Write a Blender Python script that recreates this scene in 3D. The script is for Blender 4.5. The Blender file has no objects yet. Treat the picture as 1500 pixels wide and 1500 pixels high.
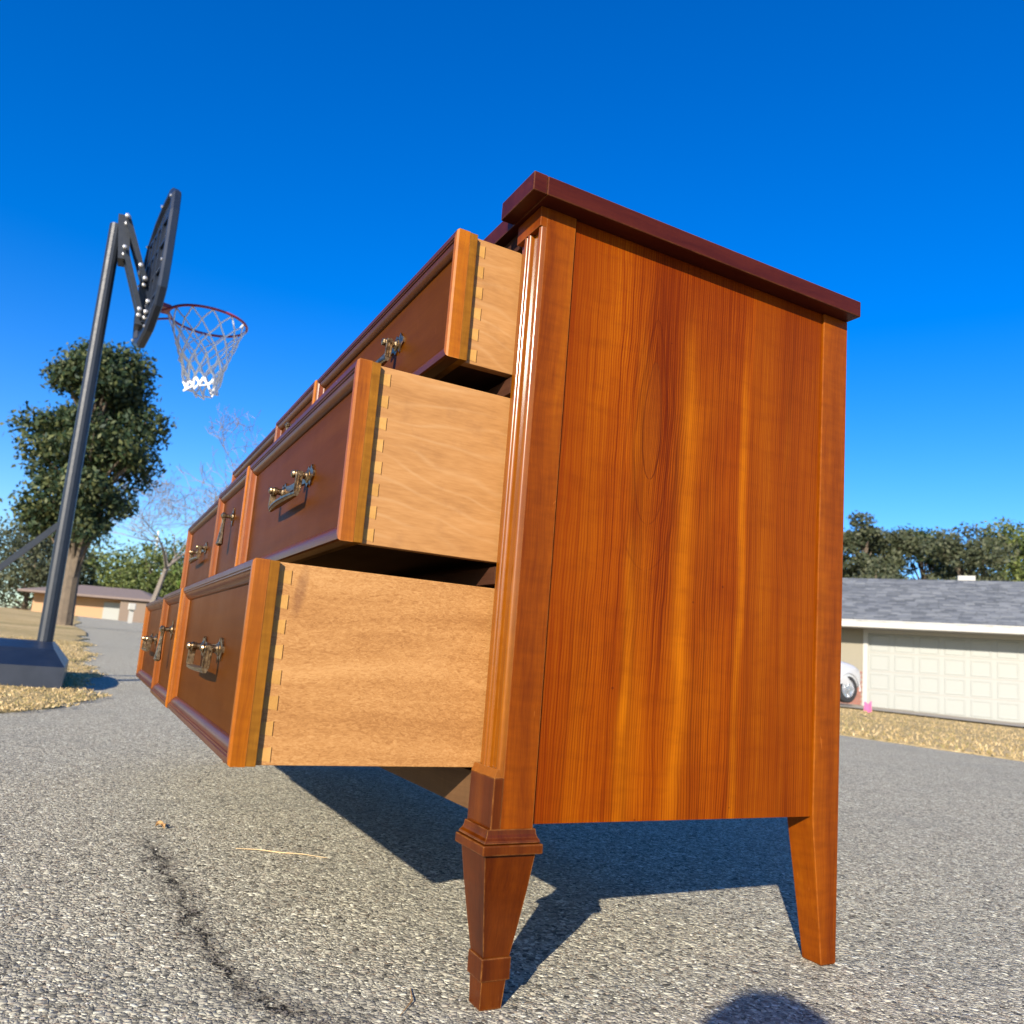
import bpy, bmesh, math, random
import numpy as np
from mathutils import Vector, Matrix
random.seed(7); rng = np.random.default_rng(7)
R = math.radians
C = bpy.context.scene.collection
scene = bpy.context.scene

# ------------------------------------------------------------------ camera
YAW, PITCH, ROLL = 1.0873, 0.1464, 0.0782
CAM = Vector((0.6789, -0.3520, 0.3137))
fwd = Vector((-math.sin(YAW)*math.cos(PITCH), math.cos(YAW)*math.cos(PITCH), math.sin(PITCH)))
rt0 = Vector((math.cos(YAW), math.sin(YAW), 0)); up0 = rt0.cross(fwd)
RT = rt0*math.cos(ROLL) + up0*math.sin(ROLL); UP = -rt0*math.sin(ROLL) + up0*math.cos(ROLL)
cd = bpy.data.cameras.new('camera'); cam = bpy.data.objects.new('camera', cd); C.objects.link(cam)
cam.matrix_world = Matrix.Translation(CAM) @ Matrix((RT, UP, -fwd)).transposed().to_4x4()
FPX = 1173.8
cd.sensor_width = 36; cd.sensor_fit = 'HORIZONTAL'; cd.lens = 36*FPX/1500
cd.shift_x = -(760.56-750)/1500; cd.shift_y = (797.2-750)/1500
cd.clip_start = 0.005; cd.clip_end = 2000
cd.dof.use_dof = True; cd.dof.focus_distance = 0.95; cd.dof.aperture_fstop = 11
scene.camera = cam
# ------------------------------------------------------------------ light
SUN_EL, SUN_ROT = math.atan(1/2.404), R(135.3)
w = bpy.data.worlds.new('World'); scene.world = w; w.use_nodes = True
nt = w.node_tree; nt.nodes.clear()
sky = nt.nodes.new('ShaderNodeTexSky'); sky.sky_type = 'NISHITA'; sky.sun_disc = False
sky.sun_elevation = SUN_EL; sky.sun_rotation = SUN_ROT; sky.altitude = 0
sky.air_density = 1.0; sky.dust_density = 0.5; sky.ozone_density = 4.0
hs = nt.nodes.new('ShaderNodeHueSaturation'); hs.inputs['Saturation'].default_value = 1.38; hs.inputs['Hue'].default_value = 0.516
bg = nt.nodes.new('ShaderNodeBackground'); bg.inputs['Strength'].default_value = 0.116
wo = nt.nodes.new('ShaderNodeOutputWorld')
nt.links.new(sky.outputs[0], hs.inputs['Color']); nt.links.new(hs.outputs[0], bg.inputs['Color']); nt.links.new(bg.outputs[0], wo.inputs['Surface'])
sl = bpy.data.lights.new('sun', 'SUN'); sl.energy = 5.0; sl.angle = R(0.53); sl.color = (1.0, 0.90, 0.76)
sun = bpy.data.objects.new('sun', sl); C.objects.link(sun)
SUNV = Vector((-1.71, 1.69, -1.0)).normalized()
sun.rotation_euler = SUNV.to_track_quat('-Z', 'Y').to_euler(); sun.location = (5, -5, 6)
scene.view_settings.view_transform = 'Standard'; scene.view_settings.look = 'None'
scene.view_settings.exposure = 1.0; scene.view_settings.gamma = 1.0; scene.view_settings.use_curve_mapping = False

# ------------------------------------------------------------------ pixel helpers (layout only)
def ray(u, v): return fwd + RT*((u-760.56)/FPX) - UP*((v-797.2)/FPX)
def at(u, v, D):
    d = ray(u, v); h = math.hypot(d.x, d.y); return CAM + d*(D/h)
def sstep(a, b, x):
    t = min(1, max(0, (x-a)/(b-a))); return t*t*(3-2*t)
def gz(x, y):
    r = math.hypot(x, y)
    k = 1 if r < 110 else 110/r
    return sstep(2.5, 9, r)*(-0.017*x - 0.022*y)*k

# ------------------------------------------------------------------ object helpers
def tag(o, label=None, cat=None, group=None, kind=None):
    if label: o['label'] = label
    if cat: o['category'] = cat
    if group: o['group'] = group
    if kind: o['kind'] = kind
    return o
def empty(name, loc=(0, 0, 0), rz=0):
    o = bpy.data.objects.new(name, None); C.objects.link(o); o.location = loc; o.rotation_euler = (0, 0, rz)
    o.empty_display_size = .05
    return o
def meshobj(name, me, mat, parent=None):
    o = bpy.data.objects.new(name, me); C.objects.link(o)
    if mat: me.materials.append(mat)
    o.parent = parent
    return o
def obj(name, bm, mat, parent=None, smooth=False):
    me = bpy.data.meshes.new(name); bm.normal_update(); bm.to_mesh(me); bm.free()
    if smooth:
        for p in me.polygons: p.use_smooth = True
        if smooth == 'angle': me.set_sharp_from_angle(angle=R(38))
    return meshobj(name, me, mat, parent)
def pyobj(name, V, F, mat, parent=None, smooth=False):
    me = bpy.data.meshes.new(name)
    V = np.asarray(V, dtype=np.float32); 
    if isinstance(F, np.ndarray):
        n, k = F.shape
        me.vertices.add(len(V)); me.vertices.foreach_set('co', V.ravel())
        me.loops.add(n*k); me.loops.foreach_set('vertex_index', F.astype(np.int32).ravel())
        me.polygons.add(n); me.polygons.foreach_set('loop_start', np.arange(0, n*k, k, dtype=np.int32))
        me.polygons.foreach_set('loop_total', np.full(n, k, dtype=np.int32))
        me.update(calc_edges=True)
    else:
        me.from_pydata([tuple(v) for v in V], [], F)
    if smooth: me.polygons.foreach_set('use_smooth', np.ones(len(me.polygons), dtype=bool))
    return meshobj(name, me, mat, parent)
def box(x0, x1, y0, y1, z0, z1, bev=0.0, bm=None, seg=2):
    own = bm is None
    b = bmesh.new()
    r = bmesh.ops.create_cube(b, size=1)
    for v in b.verts:
        v.co = Vector(((x0+x1)/2+v.co.x*(x1-x0), (y0+y1)/2+v.co.y*(y1-y0), (z0+z1)/2+v.co.z*(z1-z0)))
    if bev: bmesh.ops.bevel(b, geom=list(b.edges), offset=bev, segments=seg, profile=.5, affect='EDGES')
    if own: return b
    me = bpy.data.meshes.new('t'); b.to_mesh(me); b.free(); bm.from_mesh(me); bpy.data.meshes.remove(me)
    return bm
def loft(rings, bm=None, cap=True):
    """rings: list of equal-length lists of points, skinned in order"""
    bm = bm or bmesh.new()
    vs = [[bm.verts.new(p) for p in r] for r in rings]
    n = len(rings[0])
    for a, b in zip(vs[:-1], vs[1:]):
        for i in range(n):
            bm.faces.new((a[i], a[(i+1) % n], b[(i+1) % n], b[i]))
    if cap:
        bm.faces.new(list(reversed(vs[0]))); bm.faces.new(vs[-1])
    bmesh.ops.recalc_face_normals(bm, faces=bm.faces)
    return bm
def prism(pts, axis, a, b, bm=None):
    """closed 2D outline swept along an axis from a to b"""
    f = {'x': lambda p, t: (t, p[0], p[1]), 'y': lambda p, t: (p[0], t, p[1]), 'z': lambda p, t: (p[0], p[1], t)}[axis]
    return loft([[f(p, a) for p in pts], [f(p, b) for p in pts]], bm)
def sq(cx, cy, hw, z, hy=None):
    hy = hw if hy is None else hy
    return [(cx-hw, cy-hy, z), (cx+hw, cy-hy, z), (cx+hw, cy+hy, z), (cx-hw, cy+hy, z)]
def tube(pts, rad, n=8, bm=None, closed=False, cap=True):
    pts = [Vector(p) for p in pts]; m = len(pts)
    rads = rad if hasattr(rad, '__len__') else [rad]*m
    rings = []; prev = None
    for i, p in enumerate(pts):
        if closed: t = (pts[(i+1) % m]-pts[i-1])
        else: t = pts[min(i+1, m-1)]-pts[max(i-1, 0)]
        t.normalize()
        if prev is None:
            a = Vector((0, 0, 1)) if abs(t.z) < .9 else Vector((1, 0, 0))
            nrm = t.cross(a).normalized()
        else:
            nrm = (prev - t*prev.dot(t)).normalized()
        prev = nrm; bn = t.cross(nrm)
        rings.append([p + (nrm*math.cos(2*math.pi*k/n)+bn*math.sin(2*math.pi*k/n))*rads[i] for k in range(n)])
    if closed:
        bm = bm or bmesh.new()
        vs = [[bm.verts.new(q) for q in r] for r in rings]
        for i in range(m):
            a, b = vs[i], vs[(i+1) % m]
            for k in range(n): bm.faces.new((a[k], a[(k+1) % n], b[(k+1) % n], b[k]))
        bmesh.ops.recalc_face_normals(bm, faces=bm.faces)
        return bm
    return loft(rings, bm, cap)
def lathe(prof, M=None, n=12, bm=None):
    """prof: (radius, height) pairs; M places it"""
    M = M or Matrix()
    rings = [[M @ Vector((r*math.cos(2*math.pi*k/n), r*math.sin(2*math.pi*k/n), h)) for k in range(n)] for r, h in prof]
    return loft(rings, bm)

# ------------------------------------------------------------------ materials
class NT:
    def __init__(s, name):
        s.m = bpy.data.materials.new(name); s.m.use_nodes = True; s.t = s.m.node_tree
        s.b = s.t.nodes['Principled BSDF']; s.o = s.t.nodes['Material Output']
    def n(s, typ, **kw):
        nd = s.t.nodes.new('ShaderNode'+typ)
        for k, v in kw.items():
            if k in ('op',): nd.operation = v
            elif k == 'blend': nd.blend_type = v
            elif k == 'dims': nd.noise_dimensions = v
            else: setattr(nd, k, v)
        return nd
    def put(s, sock, v):
        if hasattr(v, 'links') or isinstance(v, bpy.types.NodeSocket): s.t.links.new(v, sock)
        else: sock.default_value = v
    def math(s, op, a, b=0.0, c=None, clamp=False):
        nd = s.n('Math'); nd.operation = op; nd.use_clamp = clamp
        s.put(nd.inputs[0], a); s.put(nd.inputs[1], b)
        if c is not None: s.put(nd.inputs[2], c)
        return nd.outputs[0]
    def mix(s, f, a, b, blend='MIX'):
        nd = s.n('Mix'); nd.data_type = 'RGBA'; nd.blend_type = blend; nd.clamp_factor = True
        s.put(nd.inputs[0], f)
        for sk, v in ((nd.inputs[6], a), (nd.inputs[7], b)):
            if isinstance(v, tuple): v = (*v, 1) if len(v) == 3 else v
            s.put(sk, v)
        return nd.outputs[2]
    def coord(s, kind='Object', scale=(1, 1, 1), offset=None):
        tc = s.n('TexCoord'); mp = s.n('Mapping'); s.t.links.new(tc.outputs[kind], mp.inputs[0]); mp.inputs['Scale'].default_value = scale
        if offset is not None: s.t.links.new(offset, mp.inputs['Location'])
        return mp.outputs[0]
    def noise(s, vec, scale, detail=4, rough=.55, dist=0.0, out=0):
        nd = s.n('TexNoise'); s.t.links.new(vec, nd.inputs['Vector'])
        nd.inputs['Scale'].default_value = scale; nd.inputs['Detail'].default_value = detail
        nd.inputs['Roughness'].default_value = rough; nd.inputs['Distortion'].default_value = dist
        return nd.outputs[out]
    def voro(s, vec, scale, feature='F1', out='Distance', rnd=1.0):
        nd = s.n('TexVoronoi'); nd.feature = feature; s.t.links.new(vec, nd.inputs['Vector']); nd.inputs['Scale'].default_value = scale
        nd.inputs['Randomness'].default_value = rnd
        return nd.outputs[out]
    def ramp(s, f, stops, interp='LINEAR'):
        nd = s.n('ValToRGB'); s.put(nd.inputs[0], f); cr = nd.color_ramp; cr.interpolation = interp
        while len(cr.elements) < len(stops): cr.elements.new(.5)
        for e, (p, c) in zip(cr.elements, stops):
            e.position = p; e.color = (*c, 1) if hasattr(c, '__len__') else (c, c, c, 1)
        return nd.outputs[0]
    def bump(s, h, strength=.3, dist=.001, prev=None):
        nd = s.n('Bump'); s.put(nd.inputs['Height'], h); nd.inputs['Strength'].default_value = strength; nd.inputs['Distance'].default_value = dist
        if prev is not None: s.t.links.new(prev, nd.inputs['Normal'])
        return nd.outputs[0]
    def fin(s, color=None, rough=.5, normal=None, metal=0, coat=0, coat_rough=.1, spec=.5):
        if color is not None: s.put(s.b.inputs['Base Color'], (*color, 1) if isinstance(color, tuple) and len(color) == 3 else color)
        s.put(s.b.inputs['Roughness'], rough); s.put(s.b.inputs['Metallic'], metal)
        s.put(s.b.inputs['Coat Weight'], coat); s.put(s.b.inputs['Coat Roughness'], coat_rough)
        s.put(s.b.inputs['Specular IOR Level'], spec)
        if normal is not None:
            s.put(s.b.inputs['Normal'], normal)
        return s.m

def wood(name, axis, dark, mid, light, line=260, rough=.42, coat=.35, coat_rough=.16, contrast=1.0, curl=.15, blotch=.5, grain=.6, bump=.12, warp=.02, seedoff=True, ck=.45, spec=.10, scratch=.16, wear=0.0):
    s = NT(name)
    sc = [1, 1, 1]; sc['xyz'.index(axis)] = .045
    off = None
    if seedoff:
        oi = s.n('ObjectInfo'); cb = s.n('CombineXYZ')
        for i in range(3): s.put(cb.inputs[i], s.math('MULTIPLY', oi.outputs['Random'], 7.3+3*i))
        off = cb.outputs[0]
    base = s.coord('Object', (1, 1, 1), off)
    # gentle wander of the grain before it is stretched
    wn = s.noise(base, 5, 2, .5, 0, 1)
    va = s.n('VectorMath'); va.operation = 'MULTIPLY_ADD'; s.t.links.new(wn, va.inputs[0]); va.inputs[1].default_value = (warp, warp, warp); s.t.links.new(base, va.inputs[2])
    mp = s.n('Mapping'); s.t.links.new(va.outputs[0], mp.inputs[0]); mp.inputs['Scale'].default_value = sc
    v = mp.outputs[0]
    broad = s.noise(v, 18, 3, .6)
    mid_n = s.noise(v, 75, 3, .6)
    fine = s.noise(v, line*2.2, 2, .6)
    f = s.math('ADD', s.math('MULTIPLY', broad, .5), s.math('ADD', s.math('MULTIPLY', mid_n, .30), s.math('MULTIPLY', fine, .20*grain/.6)))
    f = s.math('ADD', s.math('MULTIPLY', s.math('SUBTRACT', f, .5), 2.2*contrast), .5, clamp=True)
    col = s.ramp(f, [(.12, dark), (.5, mid), (.88, light)])
    # cross-grain shimmer
    sc2 = [.5, .5, .5]; sc2['xyz'.index(axis)] = 2.2
    mp2 = s.n('Mapping'); s.t.links.new(va.outputs[0], mp2.inputs[0]); mp2.inputs['Scale'].default_value = sc2
    cu = s.noise(mp2.outputs[0], 60, 2, .5)
    col = s.mix(s.math('MULTIPLY', s.math('SUBTRACT', cu, .35, clamp=True), curl*2), col, tuple(c*.55 for c in dark), 'MIX')
    bl = s.noise(base, 9, 3, .6)
    col = s.mix(s.math('MULTIPLY', s.math('SUBTRACT', bl, .5, clamp=True), blotch*1.6), col, tuple(c*.8 for c in dark))
    pores = s.math('GREATER_THAN', fine, .66)
    col = s.mix(s.math('MULTIPLY', pores, .22*grain), col, tuple(c*.35 for c in dark))
    # sparse fine scratches and rubbed spots
    ms = s.n('Mapping'); s.t.links.new(base, ms.inputs[0]); ms.inputs['Scale'].default_value = (1.0, 1.0, .16); ms.inputs['Rotation'].default_value = (.35, .25, 0)
    sc_n = s.noise(ms.outputs[0], 210, 1, .4); sc_m = s.noise(base, 16, 3, .6)
    scm = s.math('MULTIPLY', s.math('GREATER_THAN', sc_n, .755), s.math('GREATER_THAN', sc_m, .56))
    col = s.mix(s.math('MULTIPLY', scm, scratch), col, tuple(min(.6, c*2.2+.03) for c in light))
    if wear:      # rubbed edges: bevelled normal against the true normal
        bvn = s.n('Bevel'); bvn.samples = 4; bvn.inputs['Radius'].default_value = .0016
        gm = s.n('NewGeometry'); dt = s.n('VectorMath'); dt.operation = 'DOT_PRODUCT'
        s.t.links.new(bvn.outputs[0], dt.inputs[0]); s.t.links.new(gm.outputs['Normal'], dt.inputs[1])
        ed = s.math('MULTIPLY', s.math('SUBTRACT', 1.0, dt.outputs['Value'], clamp=True), 9.0, clamp=True)
        ed = s.math('MULTIPLY', ed, s.math('MULTIPLY', s.math('SUBTRACT', s.noise(base, 70, 3, .7), .32, clamp=True), 3.0, clamp=True))
        col = s.mix(s.math('MULTIPLY', ed, wear), col, (.34, .15, .035))
    nb = s.bump(fine, bump, .0004)
    rr = s.math('ADD', s.math('MULTIPLY', bl, .14), rough-.07)
    return s.fin(col, rr, nb, coat=coat*ck, coat_rough=coat_rough, spec=spec)

M = {}
M['post_z'] = wood('stained_cherry_upright', 'z', (.095, .0150, .0002), (.185, .0400, .0003), (.260, .070, .0006), rough=.5, coat=.12, coat_rough=.25, curl=.35, blotch=.6, wear=0.5)
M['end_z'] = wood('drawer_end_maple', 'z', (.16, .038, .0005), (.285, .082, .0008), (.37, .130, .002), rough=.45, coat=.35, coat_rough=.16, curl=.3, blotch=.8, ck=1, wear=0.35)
M['lam_z'] = wood('drawer_core_wood', 'z', (.10, .034, .003), (.19, .074, .006), (.27, .115, .010), rough=.6, coat=.05, curl=.5, blotch=1.0)
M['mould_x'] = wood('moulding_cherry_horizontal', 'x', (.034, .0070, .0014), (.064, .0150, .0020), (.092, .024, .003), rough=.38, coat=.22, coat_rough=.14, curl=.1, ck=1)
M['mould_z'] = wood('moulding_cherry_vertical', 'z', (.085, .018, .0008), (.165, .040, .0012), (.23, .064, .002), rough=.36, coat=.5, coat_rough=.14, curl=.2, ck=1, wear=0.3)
M['field_x'] = wood('drawer_field_veneer', 'x', (.040, .0100, .0008), (.068, .0190, .0010), (.092, .029, .0014), rough=.40, coat=0, spec=.02, coat_rough=.14, contrast=.7, curl=.08, blotch=.35, bump=.06)
M['top_y'] = wood('top_edge_cherry', 'y', (.026, .0040, .0022), (.044, .0070, .0034), (.064, .011, .0044), rough=.46, coat=.25, coat_rough=.2, contrast=1.2, curl=.1, wear=0.35)
M['leg_z'] = wood('leg_cherry', 'z', (.036, .0055, .0002), (.078, .0150, .0003), (.130, .032, .0006), rough=.38, coat=.6, coat_rough=.2, curl=.2, blotch=.9, wear=0.75)
M['box_y'] = wood('drawer_side_sycamore', 'y', (.24, .115, .036), (.315, .160, .054), (.375, .200, .074), line=200, rough=.6, coat=.12, coat_rough=.3, contrast=1.1, curl=.10, blotch=.15, grain=.25, warp=.09)
def sycamore():
    s = NT('drawer_side_sycamore_figured')
    oi = s.n('ObjectInfo'); cb = s.n('CombineXYZ')
    for i in range(3): s.put(cb.inputs[i], s.math('MULTIPLY', oi.outputs['Random'], 2.3+i))
    base = s.coord('Object', (1, 1, 1), cb.outputs[0])
    sp = s.n('SeparateXYZ'); s.t.links.new(base, sp.inputs[0])
    mp = s.n('Mapping'); s.t.links.new(base, mp.inputs[0]); mp.inputs['Scale'].default_value = (1, .55, 1)
    w1 = s.noise(mp.outputs[0], 9, 2, .5)
    h = s.math('ADD', sp.outputs[2], s.math('MULTIPLY', w1, .12)); h = s.math('ADD', h, s.math('MULTIPLY', sp.outputs[1], .16))
    fr = s.math('FRACT', s.math('MULTIPLY', h, 48))
    ln = s.math('SUBTRACT', 1.0, s.math('MULTIPLY', s.math('ABSOLUTE', s.math('SUBTRACT', fr, .5)), 7.0), clamp=True)
    mp2 = s.n('Mapping'); s.t.links.new(base, mp2.inputs[0]); mp2.inputs['Scale'].default_value = (1, .12, 1)
    br = s.noise(mp2.outputs[0], 30, 4, .6); fi = s.noise(mp2.outputs[0], 420, 2, .6)
    f = s.math('ADD', s.math('MULTIPLY', s.math('SUBTRACT', br, .5), 1.3), .5)
    f = s.math('ADD', f, s.math('MULTIPLY', s.math('SUBTRACT', fi, .5), 1.1)); f = s.math('ADD', f, s.math('MULTIPLY', s.math('SUBTRACT', fr, .5), -.12), clamp=True)
    col = s.ramp(f, [(.1, (.27, .125, .038)), (.5, (.325, .158, .051)), (.9, (.37, .188, .066))])
    ms = s.noise(base, 14, 2, .5)
    col = s.mix(s.math('MULTIPLY', ln, s.math('MULTIPLY', s.math('SUBTRACT', ms, .36, clamp=True), 1.5)), col, (.41, .24, .105))
    bl = s.noise(base, 26, 4, .7)
    col = s.mix(s.math('MULTIPLY', s.math('SUBTRACT', bl, .56, clamp=True), 2.0), col, (.20, .090, .032))
    return s.fin(col, .6, s.bump(fi, .08, .0004), coat=.04, coat_rough=.3, spec=.25)
M['box_y'] = sycamore()
M['pin'] = wood('dovetail_end_grain', 'x', (.32, .160, .040), (.41, .22, .062), (.48, .27, .09), rough=.65, coat=.05, curl=.1, blotch=.3)
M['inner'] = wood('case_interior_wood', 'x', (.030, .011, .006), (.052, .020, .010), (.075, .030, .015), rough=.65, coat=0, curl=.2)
M['rail_x'] = wood('front_rail_maple', 'x', (.07, .036, .016), (.12, .062, .028), (.16, .085, .038), rough=.6, coat=.05, curl=.2)

# drawer side wood with fine wavy fleck of quarter-sawn timber
def fleckwood():
    s = NT('lower_drawer_side_lacewood')
    base = s.coord('Object')
    wn = s.noise(base, 7, 2, .5, 0, 1)
    va = s.n('VectorMath'); va.operation = 'MULTIPLY_ADD'; s.t.links.new(wn, va.inputs[0]); va.inputs[1].default_value = (.03, .03, .03); s.t.links.new(base, va.inputs[2])
    mp = s.n('Mapping'); s.t.links.new(va.outputs[0], mp.inputs[0]); mp.inputs['Scale'].default_value = (1, .30, 1)
    fleck = s.noise(mp.outputs[0], 620, 3, .6, 1.2)
    mp2 = s.n('Mapping'); s.t.links.new(va.outputs[0], mp2.inputs[0]); mp2.inputs['Scale'].default_value = (1, .07, 1)
    br = s.noise(mp2.outputs[0], 38, 4, .6)
    f = s.math('ADD', s.math('MULTIPLY', s.math('SUBTRACT', fleck, .5), 1.9), s.math('MULTIPLY', s.math('SUBTRACT', br, .5), 1.5))
    f = s.math('ADD', f, .5, clamp=True)
    col = s.ramp(f, [(.1, (.235, .102, .028)), (.5, (.325, .156, .048)), (.9, (.40, .210, .074))])
    # dark handling stain near the top front corner
    sp = s.n('SeparateXYZ'); s.t.links.new(base, sp.inputs[0])
    py = s.math('ADD', sp.outputs[1], s.math('MULTIPLY', s.math('SUBTRACT', sp.outputs[2], .36), -.12))
    dy = s.math('DIVIDE', s.math('ADD', py, .186), .006); dz = s.math('DIVIDE', s.math('SUBTRACT', sp.outputs[2], .362), .026)
    dd = s.math('ADD', s.math('MULTIPLY', dy, dy), s.math('MULTIPLY', dz, dz))
    st = s.math('SUBTRACT', 1.15, dd, clamp=True)
    st = s.math('MULTIPLY', st, s.math('MULTIPLY', s.noise(base, 160, 4, .7), .95))
    col = s.mix(st, col, (.12, .045, .02))
    nb = s.bump(fleck, .35, .0005)
    return s.fin(col, .58, nb, coat=.03, coat_rough=.3, spec=.25)
M['fleck'] = fleckwood()

# the end panel: plain-sawn cherry veneer with one long cathedral eye
def panelwood():
    s = NT('end_panel_cherry_veneer')
    base = s.coord('Object')
    sp = s.n('SeparateXYZ'); s.t.links.new(base, sp.inputs[0]); Y, Z = sp.outputs[1], sp.outputs[2]
    def stretch(sx, sy, sz):
        mz = s.n('Mapping'); s.t.links.new(base, mz.inputs[0]); mz.inputs['Scale'].default_value = (sx, sy, sz); return mz.outputs[0]
    def gauss(x, wd):
        t = s.math('DIVIDE', x, wd); return s.math('POWER', 2.718, s.math('MULTIPLY', s.math('MULTIPLY', t, t), -1.0))
    wob = s.math('SUBTRACT', s.noise(stretch(1, 1, .3), 9, 3, .5), .5)
    y = s.math('ADD', Y, s.math('MULTIPLY', wob, .022))
    u = s.math('SUBTRACT', y, .158); v = s.math('SUBTRACT', Z, .585)
    au = s.math('ADD', s.math('ABSOLUTE', u), s.math('MULTIPLY', s.math('SUBTRACT', s.noise(stretch(1, 1, .5), 40, 2, .5), .5), .0035))
    # grain parts round the eye
    push = s.math('MULTIPLY', gauss(v, .085), s.math('POWER', 2.718, s.math('DIVIDE', au, -.028)))
    yy = s.math('SUBTRACT', au, s.math('MULTIPLY', push, .0135))
    sgn = s.math('SIGN', u)
    yd = s.math('MULTIPLY', yy, sgn)
    n3 = s.noise(stretch(1, 1, .05), 14, 2, .5)
    ph = s.math('ADD', s.math('MULTIPLY', yd, 1950), s.math('MULTIPLY', n3, 14))
    ring = s.math('POWER', s.math('ADD', s.math('MULTIPLY', s.math('SINE', ph), .5), .5), 2.2)
    ph2 = s.math('ADD', s.math('MULTIPLY', yd, 610), s.math('MULTIPLY', n3, 30))
    ring2 = s.math('POWER', s.math('ADD', s.math('MULTIPLY', s.math('SINE', ph2), .5), .5), 6.0)
    amp = s.noise(stretch(1, 1, .12), 20, 2, .5)
    broad = s.noise(stretch(1, 1, .06), 15, 2, .5)
    fine = s.noise(stretch(1, 1, .012), 900, 2, .6)
    f = s.math('ADD', s.math('MULTIPLY', s.math('SUBTRACT', broad, .5), 1.5), .52)
    f = s.math('SUBTRACT', f, s.math('MULTIPLY', s.math('MULTIPLY', ring, amp), .58))
    f = s.math('SUBTRACT', f, s.math('MULTIPLY', s.math('MULTIPLY', ring2, amp), .34))
    f = s.math('ADD', f, s.math('MULTIPLY', s.math('SUBTRACT', fine, .5), .75), clamp=True)
    col = s.ramp(f, [(.05, (.080, .0090, .0002)), (.35, (.160, .0265, .0002)), (.65, (.230, .0490, .0003)), (.95, (.315, .086, .0006))])
    # warm sap streaks, brighter veneer
    zn = s.noise(stretch(0, 0, 1), 6, 2, .5)
    for y0, wd, a, off in ((.139, .0065, .70, .3), (.150, .015, .30, .6), (.208, .0090, .62, .5), (.215, .020, .30, .9), (.291, .0060, .62, .1), (.361, .0050, .25, .8), (.080, .016, .30, .4), (.250, .020, .25, .7)):
        bend = s.math('MULTIPLY', s.math('SUBTRACT', s.noise(stretch(0, 0, 1), 3.1+off*4, 1, .5), .5), .022)
        g = gauss(s.math('ADD', s.math('SUBTRACT', Y, y0), bend), wd)
        m = s.math('MULTIPLY', s.math('SUBTRACT', s.noise(stretch(.0, 3, 1.0), 5+off*3, 2, .5), .28, clamp=True), 2.6, clamp=True)
        m = s.math('MULTIPLY', m, s.math('MULTIPLY', s.math('SUBTRACT', .76, Z), 6, clamp=True))
        g = s.math('MULTIPLY', s.math('MULTIPLY', g, m), s.math('SUBTRACT', 1.0, s.math('MULTIPLY', ring, .30)))
        col = s.mix(s.math('MULTIPLY', g, a), col, (.40, .118, .0010))
    # outline of the eye: pointed teardrops
    half = s.math('MULTIPLY', s.math('ADD', s.math('MULTIPLY', v, -.05), .0125), 1.0)
    for k, (hh, sc_, a, wd) in enumerate(((.066, 1.0, .85, .0014), (.115, 1.75, .50, .0018), (.165, 2.6, .30, .0024))):
        t = s.math('DIVIDE', v, hh); env = s.math('SQRT', s.math('SUBTRACT', 1.0, s.math('MULTIPLY', t, t), clamp=True))
        tgt = s.math('MULTIPLY', s.math('MULTIPLY', half, sc_), env)
        e = s.math('DIVIDE', s.math('ABSOLUTE', s.math('SUBTRACT', au, tgt)), wd)
        ln = s.math('MULTIPLY', s.math('SUBTRACT', 1.0, e, clamp=True), s.math('GREATER_THAN', env, .02))
        ln = s.math('MULTIPLY', ln, s.math('ADD', s.math('MULTIPLY', amp, 1.6), .05, clamp=True))
        col = s.mix(s.math('MULTIPLY', ln, a), col, (.045, .006, .001))
    inside = s.math('LESS_THAN', s.math('ADD', s.math('POWER', s.math('DIVIDE', au, .0125), 2.0), s.math('POWER', s.math('DIVIDE', s.math('ABSOLUTE', v), .066), 2.0)), 1.0)
    col = s.mix(s.math('MULTIPLY', inside, .35), col, (.150, .032, .002))
    # darker band towards the back
    back_tone = s.math('MULTIPLY', s.math('GREATER_THAN', y, .299), .45)
    col = s.mix(back_tone, col, (.115, .022, .0005))
    front_tone = s.math('MULTIPLY', s.math('SUBTRACT', .118, y, clamp=True), 8.5, clamp=True)
    col = s.mix(front_tone, col, (.115, .014, .0003))
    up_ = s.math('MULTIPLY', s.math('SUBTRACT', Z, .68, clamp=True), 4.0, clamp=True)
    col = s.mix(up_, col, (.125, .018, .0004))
    cu = s.noise(stretch(1, .6, 2.0), 34, 3, .55)
    col = s.mix(s.math('MULTIPLY', s.math('SUBTRACT', cu, .5, clamp=True), 1.0), col, (.09, .014, .0004))
    bl = s.noise(base, 7, 3, .6)
    col = s.mix(s.math('MULTIPLY', s.math('SUBTRACT', bl, .48, clamp=True), 1.7), col, (.11, .015, .0004))
    vr = s.voro(base, 30); sk = s.math('LESS_THAN', vr, .045)
    col = s.mix(s.math('MULTIPLY', s.math('MULTIPLY', sk, s.math('GREATER_THAN', bl, .5)), .6), col, (.05, .006, .002))
    nb = s.bump(fine, .08, .0004)
    return s.fin(col, s.math('ADD', s.math('MULTIPLY', bl, .12), .36), nb, coat=.02, coat_rough=.12, spec=.06)
M['panel'] = panelwood()

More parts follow.
